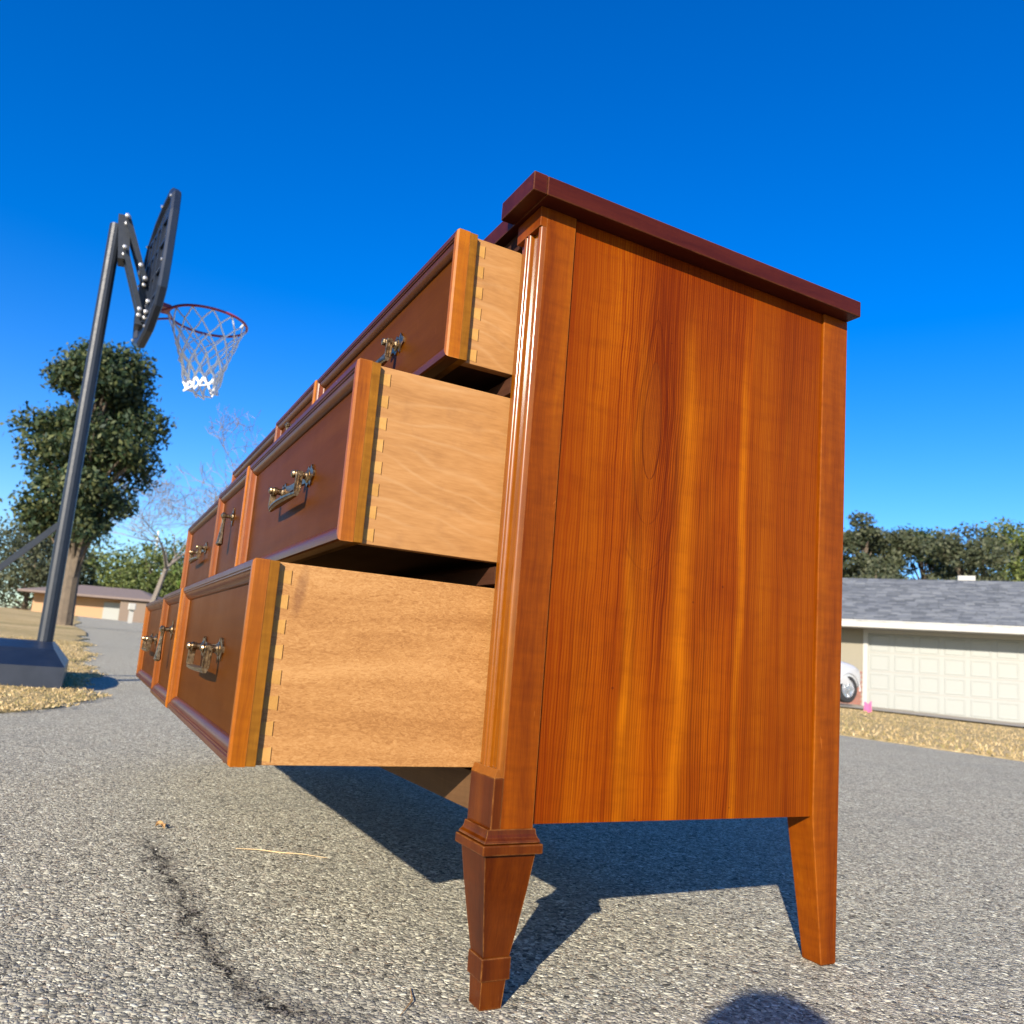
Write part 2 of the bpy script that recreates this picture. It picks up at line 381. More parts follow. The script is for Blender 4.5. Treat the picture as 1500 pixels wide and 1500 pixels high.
def plain(name, col, rough=.5, metal=0, coat=0, vary=.25, scale=30, bump=.1, bdist=.001, spec=.5):
    s = NT(name); base = s.coord('Object')
    n = s.noise(base, scale, 4, .6)
    c = s.mix(s.math('MULTIPLY', n, 1), tuple(x*(1-vary) for x in col), tuple(min(1, x*(1+vary)) for x in col))
    return s.fin(c, s.math('ADD', s.math('MULTIPLY', n, .2), rough-.1), s.bump(n, bump, bdist), metal=metal, coat=coat, spec=spec)
def brassm():
    s = NT('antique_brass'); base = s.coord('Object')
    n = s.noise(base, 220, 4, .6)
    c = s.ramp(n, [(.30, (.10, .065, .032)), (.5, (.27, .19, .105)), (.7, (.42, .32, .19))])
    return s.fin(c, s.math('ADD', s.math('MULTIPLY', n, .25), .26), s.bump(n, .15, .0004), metal=1)
M['brass'] = brassm()
M['black_steel'] = plain('black_painted_steel', (.008, .013, .022), .5, 0, .05, .3, 40)
M['board'] = plain('dark_moulded_plastic', (.006, .012, .026), .45, 0, .08, .3, 12)
M['zinc'] = plain('zinc_bolt', (.6, .6, .6), .35, .8)
M['red_rim'] = plain('red_powder_coat', (.30, .022, .035), .45, 0, .3, .25, 25)
M['net'] = plain('white_nylon_cord', (.80, .80, .80), .75, 0, 0, .1, 60)
M['stucco'] = plain('cream_stucco', (.215, .195, .145), .9, 0, 0, .06, 14, .4, .01)
M['white_paint'] = plain('white_gloss_paint', (.240, .250, .232), .55, 0, 0, .05, 9)
M['fascia'] = plain('white_fascia_paint', (.34, .335, .305), .6, 0, 0, .05, 9)
M['brick'] = plain('red_brick', (.22, .10, .075), .9, 0, 0, .45, 5)
M['mortar'] = plain('mortar', (.24, .21, .18), .95, 0, 0, .1, 9)
M['concrete'] = plain('driveway_concrete', (.33, .29, .21), .9, 0, 0, .15, 3, .3, .004)
M['car_paint'] = plain('white_car_paint', (.42, .43, .44), .22, 0, .9, .02, 3, .0)
M['tyre'] = plain('tyre_rubber', (.018, .018, .019), .85, 0, 0, .3, 40)
M['alloy'] = plain('alloy_wheel', (.62, .63, .65), .3, .9, 0, .1, 20)
M['glass'] = plain('dark_tinted_glass', (.012, .016, .018), .06, 0, 0, .1, 4, 0, spec=.9)
M['black_trim'] = plain('black_plastic_trim', (.02, .02, .02), .6)
M['pink'] = plain('bright_pink_plastic', (.48, .09, .21), .6, 0, 0, .1, 30)
M['tan_wall'] = plain('tan_house_wall', (.36, .22, .12), .9, 0, 0, .1, 3)
M['brown_roof'] = plain('brown_shingle', (.17, .13, .11), .9, 0, 0, .3, 6)
M['bark'] = plain('tree_bark', (.11, .085, .06), .95, 0, 0, .5, 9, .8, .02)
M['pale_bark'] = plain('pale_bare_bark', (.17, .145, .12), .95, 0, 0, .4, 9)
M['galv'] = plain('pale_painted_pole', (.66, .66, .64), .6)
M['skin'] = plain('skin', (.50, .27, .18), .5, 0, 0, .1, 40)
M['hair'] = plain('dark_brown_hair', (.035, .022, .014), .6, 0, 0, .5, 90)
M['shirt'] = plain('navy_cotton', (.04, .055, .10), .9, 0, 0, .2, 60)
M['jeans'] = plain('faded_denim', (.10, .15, .24), .9, 0, 0, .3, 80)
M['phone'] = plain('black_phone_glass', (.01, .01, .012), .1)
M['straw'] = plain('dry_straw', (.50, .36, .19), .8, 0, 0, .3, 60)
M['dry_leaf'] = plain('dry_leaf', (.34, .19, .07), .8, 0, 0, .5, 90)
M['shoe'] = plain('grey_shoe', (.15, .15, .16), .8)

def leafmat(name, a, b, c):
    s = NT(name)
    g = s.n('NewGeometry'); r = g.outputs['Random Per Island']
    base = s.coord('Object'); n = s.noise(base, .9, 3, .6)
    f = s.math('ADD', s.math('MULTIPLY', r, .55), s.math('MULTIPLY', n, .45))
    col = s.ramp(f, [(.2, a), (.5, b), (.8, c)])
    s.fin(col, .62, None, spec=.35)
    tr = s.n('BsdfTranslucent'); s.t.links.new(col, tr.inputs[0]); mx = s.n('MixShader'); mx.inputs[0].default_value = .22
    s.t.links.new(s.b.outputs[0], mx.inputs[1]); s.t.links.new(tr.outputs[0], mx.inputs[2]); s.t.links.new(mx.outputs[0], s.o.inputs['Surface'])
    return s.m
M['leaf_dark'] = leafmat('dark_evergreen_leaf', (.010, .026, .014), (.026, .050, .018), (.12, .13, .045))
M['leaf_olive'] = leafmat('olive_leaf', (.045, .070, .016), (.090, .12, .028), (.16, .18, .05))
M['leaf_grey'] = leafmat('grey_green_leaf', (.030, .042, .022), (.058, .070, .034), (.10, .105, .055))
M['leaf_bright'] = leafmat('bright_green_leaf', (.06, .11, .015), (.10, .17, .025), (.17, .24, .05))
M['grass_dry'] = leafmat('dry_grass_blade', (.18, .17, .06), (.42, .30, .13), (.66, .50, .27))

def asphaltm():
    s = NT('weathered_aggregate_asphalt')
    base = s.coord('Object')
    sp = s.n('SeparateXYZ'); s.t.links.new(base, sp.inputs[0]); X, Y = sp.outputs[0], sp.outputs[1]
    wn = s.noise(base, 90, 2, .5, 0, 1)
    va = s.n('VectorMath'); va.operation = 'MULTIPLY_ADD'; s.t.links.new(wn, va.inputs[0]); va.inputs[1].default_value = (.006, .006, .006); s.t.links.new(base, va.inputs[2])
    v = va.outputs[0]
    def layer(scale):
        cell = s.voro(v, scale, 'F1', 'Color'); d = s.voro(v, scale, 'F1', 'Distance'); e = s.voro(v, scale, 'DISTANCE_TO_EDGE', 'Distance')
        sc = s.n('SeparateColor'); s.t.links.new(cell, sc.inputs[0])
        return sc, d, e
    c1, d1, e1 = layer(300); c2, d2, e2 = layer(175)
    stone = [(.0, (.10, .096, .076)), (.2, (.32, .305, .240)), (.5, (.495, .468, .365)), (.8, (.62, .59, .47)), (1.0, (.82, .80, .66))]
    colA = s.ramp(c1.outputs[0], stone); colB = s.ramp(c2.outputs[1], stone)
    big = s.math('GREATER_THAN', c2.outputs[0], .66)
    col = s.mix(big, colA, colB)
    # a few rusty or pinkish stones
    col = s.mix(s.math('MULTIPLY', s.math('GREATER_THAN', c1.outputs[2], .93), .5), col, (.36, .26, .17))
    fine = s.noise(base, 900, 3, .6)
    col = s.mix(.5, col, s.ramp(fine, [(.3, (.10, .098, .092)), (.7, (.55, .53, .49))]), 'OVERLAY')
    edge = s.math('ADD', s.math('MULTIPLY', e1, s.math('SUBTRACT', 1.0, big)), s.math('MULTIPLY', e2, big))
    gap = s.math('SUBTRACT', 1.0, s.math('MULTIPLY', edge, 7.0), clamp=True)
    pn = s.noise(base, 60, 3, .6)
    gap = s.math('MULTIPLY', gap, s.math('ADD', s.math('MULTIPLY', pn, 1.5), -.15, clamp=True))
    col = s.mix(s.math('MULTIPLY', gap, .68), col, (.060, .037, .034))
    # broad tone drift and oil-dark patches
    bl = s.noise(base, 2.4, 4, .6); bl2 = s.noise(base, .25, 3, .6); bl3 = s.noise(base, 22, 3, .6)
    col = s.mix(s.math('MULTIPLY', s.math('SUBTRACT', bl, .48, clamp=True), 1.5), col, (.25, .245, .20))
    col = s.mix(s.math('MULTIPLY', s.math('SUBTRACT', bl3, .52, clamp=True), 1.3), col, (.20, .195, .16))
    col = s.mix(s.math('MULTIPLY', s.math('SUBTRACT', bl2, .5, clamp=True), .3), col, (.33, .32, .26))
    rot = s.noise(base, 1.1, 5, .65); col = s.mix(s.math('MULTIPLY', s.math('SUBTRACT', rot, .58, clamp=True), 2.2, clamp=True), col, (.20, .195, .155))
    # a meandering crack
    pts = CRACK
    wx = s.math('ADD', X, s.math('MULTIPLY', s.math('SUBTRACT', s.noise(base, 34, 4, .7), .5), .080))
    wy = s.math('ADD', Y, s.math('MULTIPLY', s.math('SUBTRACT', s.noise(base, 27, 4, .7), .5), .080))
    dmin = None
    for (ax, ay), (bx, by) in zip(pts[:-1], pts[1:]):
        L2 = (bx-ax)**2+(by-ay)**2
        t = s.math('ADD', s.math('MULTIPLY', s.math('SUBTRACT', wx, ax), (bx-ax)/L2), s.math('MULTIPLY', s.math('SUBTRACT', wy, ay), (by-ay)/L2), clamp=True)
        dx = s.math('SUBTRACT', wx, s.math('ADD', s.math('MULTIPLY', t, bx-ax), ax)); dy = s.math('SUBTRACT', wy, s.math('ADD', s.math('MULTIPLY', t, by-ay), ay))
        d = s.math('SQRT', s.math('ADD', s.math('MULTIPLY', dx, dx), s.math('MULTIPLY', dy, dy)))
        dmin = d if dmin is None else s.math('MINIMUM', dmin, d)
    brk = s.noise(base, 15, 2, .5)
    core = s.math('MULTIPLY', s.math('SUBTRACT', 1.0, s.math('DIVIDE', dmin, s.math('ADD', .003, s.math('MULTIPLY', s.noise(base, 48, 3, .7), .0085))), clamp=True), s.math('MULTIPLY', s.math('SUBTRACT', brk, .33, clamp=True), 5, clamp=True))
    halo = s.math('SUBTRACT', 1.0, s.math('DIVIDE', dmin, .034), clamp=True)
    halo = s.math('MULTIPLY', halo, s.math('ADD', s.noise(base, 38, 4, .7), .15))
    col = s.mix(s.math('MULTIPLY', halo, .62, clamp=True), col, (.075, .066, .056))
    col = s.mix(s.math('MULTIPLY', core, 1.1, clamp=True), col, (.026, .023, .019))
    h1 = s.math('SUBTRACT', .55, s.math('MULTIPLY', d1, s.math('SUBTRACT', 1.0, big)))
    h = s.math('SUBTRACT', h1, s.math('MULTIPLY', d2, big))
    h = s.math('SUBTRACT', h, s.math('MULTIPLY', gap, .35))
    h = s.math('SUBTRACT', h, s.math('MULTIPLY', core, 1.3))
    nb = s.bump(h, .8, .0020)
    nb = s.bump(fine, .35, .0008, nb)
    return s.fin(col, s.math('ADD', s.math('MULTIPLY', c1.outputs[1], .15), .8), nb, spec=.07)
CRACK = [(-.74, -.225), (-.631, -.217), (-.424, -.207), (-.25, -.198), (-.154, -.192), (-.065, -.156), (.0, -.10), (.10, -.07)]
M['asphalt'] = asphaltm()
def lawnm():
    s = NT('dry_lawn'); base = s.coord('Object')
    a = s.noise(base, .5, 4, .6); b = s.noise(base, 14, 5, .7)
    col = s.ramp(s.math('ADD', s.math('MULTIPLY', a, .45), s.math('MULTIPLY', b, .55)), [(.35, (.22, .19, .075)), (.5, (.42, .31, .14)), (.65, (.62, .46, .24))])
    return s.fin(col, .95, s.bump(b, .8, .03), spec=.1)
M['lawn'] = lawnm()
M['shingle'] = plain('grey_asphalt_shingle', (.125, .135, .150), .9, 0, 0, .45, 7, .6, .01)

# ------------------------------------------------------------------ the ground
def terrain():
    g = np.sinh(np.linspace(-7.0, 7.0, 150))*1.6
    n = len(g)
    V = [(x+.13, y+.17, gz(x+.13, y+.17)) for x in g for y in g]
    F = [(i*n+j, (i+1)*n+j, (i+1)*n+j+1, i*n+j+1) for i in range(n-1) for j in range(n-1)]
    o = pyobj('asphalt_ground', V, F, M['asphalt'], None, True)
    return tag(o, 'weathered grey aggregate asphalt with a meandering crack under the dresser', None, None, 'structure')
terrain()
def strip(name, xs, y0f, y1f, ny, mat, off, pw=1.0):
    V = []; F = []
    for x in xs:
        a, b = y0f(x), y1f(x)
        for j in range(ny):
            t = (j/(ny-1))**pw; y = a+(b-a)*t; V.append((x, y, gz(x, y)+off*(min(1, j/1.0) if j == 0 else 1)))
    n = len(xs)
    F = [(i*ny+j, (i+1)*ny+j, (i+1)*ny+j+1, i*ny+j+1) for i in range(n-1) for j in range(ny-1)]
    return pyobj(name, V, F, mat, None, True)
def nz(x, s=0): return math.sin(x*2.1+s)*.5+math.sin(x*5.3+s*2)*.3+math.sin(x*12.7+s*3)*.2
ye = lambda x: 4.45 - .12*(x+3.0)*.6 + .06*nz(x) - (0 if x < 0 else 0)
xsL = np.concatenate([np.linspace(-60, -12, 40), np.linspace(-11.8, 8, 190), np.linspace(9, 40, 25)])
o = strip('lawn', xsL, ye, lambda x: 260, 80, M['lawn'], .010, 2.2); tag(o, 'dry straw-coloured lawn between the asphalt and the house', None, None, 'structure')
yl = lambda x: -.30 + .10*nz(x*1.7, 1) - .012*max(0, -x-4)
xsV = np.concatenate([np.linspace(-90, -12, 40), np.linspace(-11.8, -2.1, 120)])
def ylv(x): return yl(x) - .9*math.exp(-max(0, -2.1-x)*2.2)
o = strip('verge', xsV, ylv, lambda x: -60, 60, M['lawn'], .012, 2.2); tag(o, 'dry leaf-strewn verge beside the basketball hoop', None, None, 'structure')

def scatter_blades(name, pts, hmin, hmax, wdt, mat, label):
    V = np.zeros((len(pts)*3, 3), np.float32)
    for i, (x, y) in enumerate(pts):
        a = rng.uniform(0, math.pi*2); h = rng.uniform(hmin, hmax); z = gz(x, y)+.01
        w2 = wdt*rng.uniform(.5, 1.3); ln = rng.normal(0, h*.6, 2)
        V[3*i] = (x-math.cos(a)*w2, y-math.sin(a)*w2, z); V[3*i+1] = (x+math.cos(a)*w2, y+math.sin(a)*w2, z); V[3*i+2] = (x+ln[0], y+ln[1], z+h)
    F = np.arange(len(pts)*3).reshape(-1, 3)
    o = pyobj(name, V, F, mat); return tag(o, label, None, None, 'stuff')
P = []
while len(P) < 26000:
    x = rng.uniform(-11, 2); t = rng.uniform(0, 1)**1.5; y = ye(x) + t*10 + rng.normal(0, .03)
    P.append((x, y))
scatter_blades('lawn_grass', P, .008, .034, .006, M['grass_dry'], 'short dry grass blades on the lawn by the asphalt edge')
P = []
while len(P) < 20000:
    x = -2.0 - rng.uniform(0, 1)**1.6*7; y = ylv(x) + .05 - abs(rng.normal(0, .55)) 
    P.append((x, y))
scatter_blades('verge_grass', P, .003, .014, .005, M['grass_dry'], 'dry grass and litter at the edge of the asphalt near the hoop')
# loose grit on the near asphalt
def grit(name, n, region, smin, smax, mat, label, zf=.25, bury=.3):
    V = []; F = []
    oct_ = [(1, 0, 0), (-1, 0, 0), (0, 1, 0), (0, -1, 0), (0, 0, 1), (0, 0, -1)]
    of = [(0, 2, 4), (2, 1, 4), (1, 3, 4), (3, 0, 4), (2, 0, 5), (1, 2, 5), (3, 1, 5), (0, 3, 5)]
    for i in range(n):
        x, y = region(); s = rng.uniform(smin, smax); a = rng.uniform(0, 6.28); k = rng.uniform(.6, 1.4)
        b = len(V)
        for p in oct_:
            px, py, pz = p[0]*s*k+rng.normal(0, s*.15), p[1]*s+rng.normal(0, s*.15), p[2]*s*.6
            V.append((x+px*math.cos(a)-py*math.sin(a), y+px*math.sin(a)+py*math.cos(a), gz(x, y)+s*.3+pz))
        F += [tuple(b+q for q in f) for f in of]
    o = pyobj(name, V, F, mat); return tag(o, label, None, None, 'stuff')
def stonem():
    s = NT('loose_stone'); g = s.n('NewGeometry')
    col = s.ramp(g.outputs['Random Per Island'], [(0, (.07, .068, .065)), (.3, (.22, .21, .195)), (.65, (.38, .36, .33)), (1, (.50, .48, .43))])
    return s.fin(col, .8)
M['stone'] = stonem()
def reg():
    # denser near the camera
    d = rng.uniform(.35, 1)**1.0; a = rng.uniform(-1.1, 1.0)
    r = .5 + 2.2*rng.uniform(0, 1)**1.8
    ang = math.atan2(fwd.y, fwd.x)+a*.75
    return CAM.x+r*math.cos(ang), CAM.y+r*math.sin(ang)
grit('loose_grit', 1500, reg, .0008, .0021, M['stone'], 'fine loose stone grit lying on the near asphalt')
M['stone_dark'] = plain('dark_crumb', (.09, .08, .07), .9, 0, 0, .6, 300)
def regc():
    i = rng.integers(1, len(CRACK)-1); t = rng.uniform(); a, b = CRACK[i], CRACK[i+1] if i+1 < len(CRACK) else CRACK[i]
    return a[0]+(b[0]-a[0])*t+rng.normal(0, .010), a[1]+(b[1]-a[1])*t+rng.normal(0, .010)
grit('crack_crumbs', 260, regc, .0010, .0024, M['stone_dark'], 'crumbled asphalt stones along the crack')

# ------------------------------------------------------------------ DRESSER
H, TB, D, CAPH = .80, .7796, .4565, .0216
XL = -1.580                                  # left end
dr = empty('dresser', (0, 0, 0))
tag(dr, 'long nine-drawer cherry wood dresser with brass pulls and open right-hand drawers on asphalt', 'dresser')
OX, OY = .0203, .0215
top = obj('tabletop', box(XL-OX, OX, -.0055, D, TB, H, .0012), M['top_y'], dr)
for x0, x1 in ((-.0511, OX), (XL-OX, XL+.0511)):
    obj('top_corner_block', box(x0, x1, -OY, -.0057, TB, H, .0010), M['top_y'], top)
PW, PD = .0511, .0425
def mirror_x(x, side): return x if side == 0 else XL - x
ZR, ZBL, ZPT, ZPB = .2099, .1600, .1482, .1391
def post(side):
    m = (lambda x: x) if side == 0 else (lambda x: XL-x)
    def bx(x0, x1, y0, y1, z0, z1, bev): 
        a, b = sorted((m(x0), m(x1))); return box(a, b, y0, y1, z0, z1, bev)
    core = obj('front_post', bx(-PW+.001, -.0002, .0075, PD, ZBL, TB, .0004), M['post_z'], dr)
    obj('post_cap_block', bx(-PW, 0, 0, .0078, TB-CAPH, TB-.0003, .0006), M['post_z'], core)
    obj('post_base_block', bx(-PW, .0004, -.0023, .0079, ZBL, ZR-.003, .0008), M['leg_z'], core)
    # reeded face: bead at the corner, flat channel, twin reeds, fillet
    prof = [(-.0003, .0079)]
    def bead(xa, xb, yb, yt, n=6):
        c = (xa+xb)/2; r = abs(xa-xb)/2
        return [(c + (r if xa > xb else -r)*math.cos(math.pi*i/n), yb-(yb-yt)*math.sin(math.pi*i/n)) for i in range(n+1)]
    prof += bead(-.0003, -.0072, .0040, .0012)
    prof += [(-.0076, .0062), (-.0215, .0062), (-.0220, .0030)]
    prof += bead(-.0225, -.0285, .0030, .0002, 5)
    prof += bead(-.0292, -.0352, .0030, .0002, 5)
    prof += [(-.0358, .0036), (-.0405, .0036), (-.0408, .0066), (-.0500, .0066), (-.0500, .0079)]
    bm = prism([(m(x), y) for x, y in prof], 'z', ZR-.003, TB-CAPH)
    r = obj('reeding', bm, M['mould_post'], core, 'angle')
    # chamfered stop at the foot of the reeds
    bm = loft([sq(m(-.0256), .0028, .0254, ZR-.003, .0050), sq(m(-.0256), .0044, .0250, ZR+.0045, .0036)])
    obj('reed_stop', bm, M['mould_post'], core)
    # turned-square leg
    cx, cy = m(-.0238), .0196
    leg = obj('front_leg', loft([sq(cx, cy, .0134, .0448), sq(cx, cy, .0180, .075), sq(cx, cy, .0224, .107), sq(cx, cy, .0262, ZPB+.0004)]), M['leg_z'], dr)
    bmb = leg.data; 
    hw = .0313
    mold = [sq(cx, cy, .0268, ZPT-.0002), sq(cx, cy, .0290, ZPT+.0012), sq(cx, cy, .0285, ZPT+.003), sq(cx, cy, .0266, ZPT+.0055), sq(cx, cy, .0256, ZPT+.0085), sq(cx, cy, .0250, ZBL+.001)]
    obj('cove_moulding', loft(mold), M['leg_z'], leg)
    obj('collar_plate', box(cx-hw, cx+hw, cy-hw, cy+hw, ZPB, ZPT, .0011), M['leg_z'], leg)
    obj('ankle_block', box(cx-.0150, cx+.0150, cy-.0150, cy+.0150, .0252, .0452, .0009), M['leg_z'], leg)
    obj('foot_block', loft([sq(cx+.002, cy-.002, .0104, .0), sq(cx+.002, cy-.002, .0110, .0012), sq(cx+.0005, cy-.0005, .0124, .0254)]), M['leg_z'], leg)
M['mould_post'] = wood('reeded_cherry_post', 'z', (.095, .024, .0008), (.175, .048, .0012), (.24, .075, .002), rough=.34, coat=.85, coat_rough=.17, curl=.15, blotch=.4, ck=1, wear=0.3)
post(0); post(1)
ZB = .1641
for side in (0, 1):
    m = (lambda x: x) if side == 0 else (lambda x: XL-x)
    a, b = sorted((m(-.003), m(-.016)))
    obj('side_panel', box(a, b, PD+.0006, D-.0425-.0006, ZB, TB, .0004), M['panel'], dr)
    # rear post runs down into a tapered leg
    a, b = sorted((m(0), m(-.042)))
    y0 = D-.0425
    def rr(xo, xi, ya, yb, z): return [(m(xo), ya, z), (m(xi), ya, z), (m(xi), yb, z), (m(xo), yb, z)]
    rp = obj('rear_post', loft([rr(-.001, -.0285, D-.0228, D-.001, 0), rr(0, -.0280, D-.0240, D, .002), rr(0, -.0395, y0+.0012, D, ZB-.012), rr(0, -.040, y0, D, ZB), rr(0, -.040, y0, D, TB)]), M['post_z'], dr)
    bv = rp.modifiers.new('bevel', 'BEVEL'); bv.width = .0010; bv.segments = 2; bv.limit_method = 'ANGLE'; bv.angle_limit = R(40)
obj('back_panel', box(XL+.041, -.041, D-.012, D-.006, ZB+.01, TB), M['inner'], dr)
obj('case_bottom', box(XL+.017, -.017, .012, D-.0125, ZB+.004, ZB+.016), M['inner'], dr)
obj('bottom_rail', box(XL+PW+.0005, -PW-.0005, .0060, .0115, ZB+.002, .2035, .0006), M['rail_x'], dr)
obj('top_rail', box(XL+PW+.0005, -PW-.0005, .0060, .030, .7585, TB-.0003, .0006), M['inner'], dr)
COLS = [(-.0493, -.6280), (-.6305, -.9495), (-.9520, XL+.0493)]
ROWS = [(.6148, .7546, .0701), (.4127, .5903, .1589), (.2074, .3871, .2313)]
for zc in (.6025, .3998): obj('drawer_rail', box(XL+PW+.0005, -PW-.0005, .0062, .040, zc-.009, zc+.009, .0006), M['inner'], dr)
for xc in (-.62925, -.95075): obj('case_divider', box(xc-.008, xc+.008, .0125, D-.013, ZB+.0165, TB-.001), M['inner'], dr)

PROF = [(0.0, .0145), (0.0, .0022), (.0016, .0002), (.0030, 0.0), (.0070, 0.0), (.0078, .0012), (.0092, .0012), (.0100, .0026), (.0120, .0030), (.0150, .0046), (.0175, .0068), (.0190, .0090), (.0193, .0104)]
BW = .0193
def ring_point(x0, x1, z0, z1, i, h, corner, yf):
    X = (x0+i, x1-i)[corner[0]]; Z = (z0+i, z1-i)[corner[1]]
    return (X, yf+h, Z)
def moulding(x0, x1, z0, z1, yf, which):
    """one mitred rail of the raised frame"""
    cs = {'bottom': ((0, 0), (1, 0)), 'top': ((1, 1), (0, 1)), 'left': ((0, 1), (0, 0)), 'right': ((1, 0), (1, 1))}[which]
    pr = PROF + [(BW, .0145)]
    e = {'bottom': (.0002, 0), 'top': (.0002, 0), 'left': (0, .0002), 'right': (0, .0002)}[which]
    A = []; B = []
    for i, h in pr:
        a = Vector(ring_point(x0, x1, z0, z1, i, h, cs[0], yf)); b = Vector(ring_point(x0, x1, z0, z1, i, h, cs[1], yf))
        d = (b-a).normalized()*.00015
        A.append(a+d); B.append(b-d)
    bm = loft([A, B])
    return bm
def bail_pull(xc, zc, yp, parent):
    """scalloped back plate, two knobbed posts, fluted side straps and a flat lens-shaped grip"""
    bm = bmesh.new(); a_ = .064
    out = [(-.088, .003), (-.080, .0075), (-.076, .0125), (-.070, .0075), (-.062, .0125), (-.054, .0065), (-.030, .0045), (0, .0038), (.030, .0045), (.054, .0065), (.062, .0125), (.070, .0075), (.076, .0125), (.080, .0075), (.088, .003)]
    pl = [(xc+p, zc+b) for p, b in out] + [(xc+p, zc-b) for p, b in reversed(out)]
    prism(pl, 'y', yp-.0022, yp+.0002, bm)
    for s in (-1, 1):
        cx = xc+s*a_
        Mx = Matrix.Translation((cx, yp, zc)) @ Matrix.Rotation(R(90), 4, 'X')
        lathe([(.0078, .0015), (.0080, .0030), (.0058, .0042), (.0042, .0060), (.0040, .0100), (.0052, .0110), (.0054, .0150), (.0040, .0170), (.0048, .0185), (.0040, .0205), (.0014, .0215)], Mx, 14, bm)
        xs_ = cx+s*.0072
        # hinge barrel and fluted strap
        tube([(cx, yp-.0130, zc), (xs_+s*.0030, yp-.0130, zc)], [.0030, .0030], 8, bm)
        yb = yp-.0130
        loft([[(xs_-.0014, yb-.0036, zc+.003), (xs_+.0014, yb-.0036, zc+.003), (xs_+.0014, yb+.0030, zc+.003), (xs_-.0014, yb+.0030, zc+.003)],
              [(xs_-.0014, yb-.0052, zc-.0215), (xs_+.0014, yb-.0052, zc-.0215), (xs_+.0014, yb+.0020, zc-.0215), (xs_-.0014, yb+.0020, zc-.0215)]], bm)
        for k in (-.0032, 0, .0030):
            tube([(xs_+s*.0014, yb+k-.0002, zc+.001), (xs_+s*.0014, yb+k-.0014, zc-.0205)], .0010, 6, bm)
    L = []; n_ = 14
    ts = np.linspace(-1, 1, n_); hl = a_+.0086
    o1 = [(xc+t*hl, yp-.0135-.0040-.0052*(1-t*t)) for t in ts]; o2 = [(xc+t*hl, yp-.0135+.0016+.0020*(1-t*t)) for t in ts]
    pad = o1+o2[::-1]
    loft([[(x, y, zc-.0215) for x, y in pad], [(x, y, zc-.0240) for x, y in pad]], bm)
    loft([[(x, y*.8+(yp-.0148)*.2, zc-.0240) for x, y in pad], [(x, y*.5+(yp-.0148)*.5, zc-.0262) for x, y in pad]], bm)
    return obj('bail_pull', bm, M['brass'], parent)
def drop_pull(xc, zc, yp, parent):
    bm = bmesh.new()
    zt = zc+.020
    out = [(0, .017), (.004, .010), (.0085, .006), (.005, 0), (.0085, -.006), (.004, -.010), (0, -.016)]
    pl = [(xc+a, zt+b) for a, b in out]+[(xc-a, zt+b) for a, b in reversed(out[1:-1])]
    prism(pl, 'y', yp-.0022, yp+.0002, bm)
    Mx = Matrix.Translation((xc, yp, zt)) @ Matrix.Rotation(R(90), 4, 'X')
    lathe([(.0075, .0015), (.0070, .0035), (.0036, .006), (.0034, .0125), (.0060, .0148), (.0060, .0185), (.002, .0210)], Mx, 14, bm)
    # tapering pendant
    rings = []
    for z, a, b in ((0.0, .0030, .0025), (-.005, .0040, .003), (-.012, .0030, .0026), (-.030, .0052, .0036), (-.046, .0080, .0050), (-.050, .0086, .0054), (-.0515, .0074, .0044), (-.0535, .0040, .0026)):
        y = yp-.0150+z*.06
        rings.append([(xc-a, y-b*.5, zt+z), (xc-a*.5, y-b, zt+z), (xc+a*.5, y-b, zt+z), (xc+a, y-b*.5, zt+z), (xc+a, y+b*.5, zt+z), (xc+a*.5, y+b, zt+z), (xc-a*.5, y+b, zt+z), (xc-a, y+b*.5, zt+z)])
    loft(rings, bm)
    return obj('drop_pull', bm, M['brass'], parent)
pin_me = None
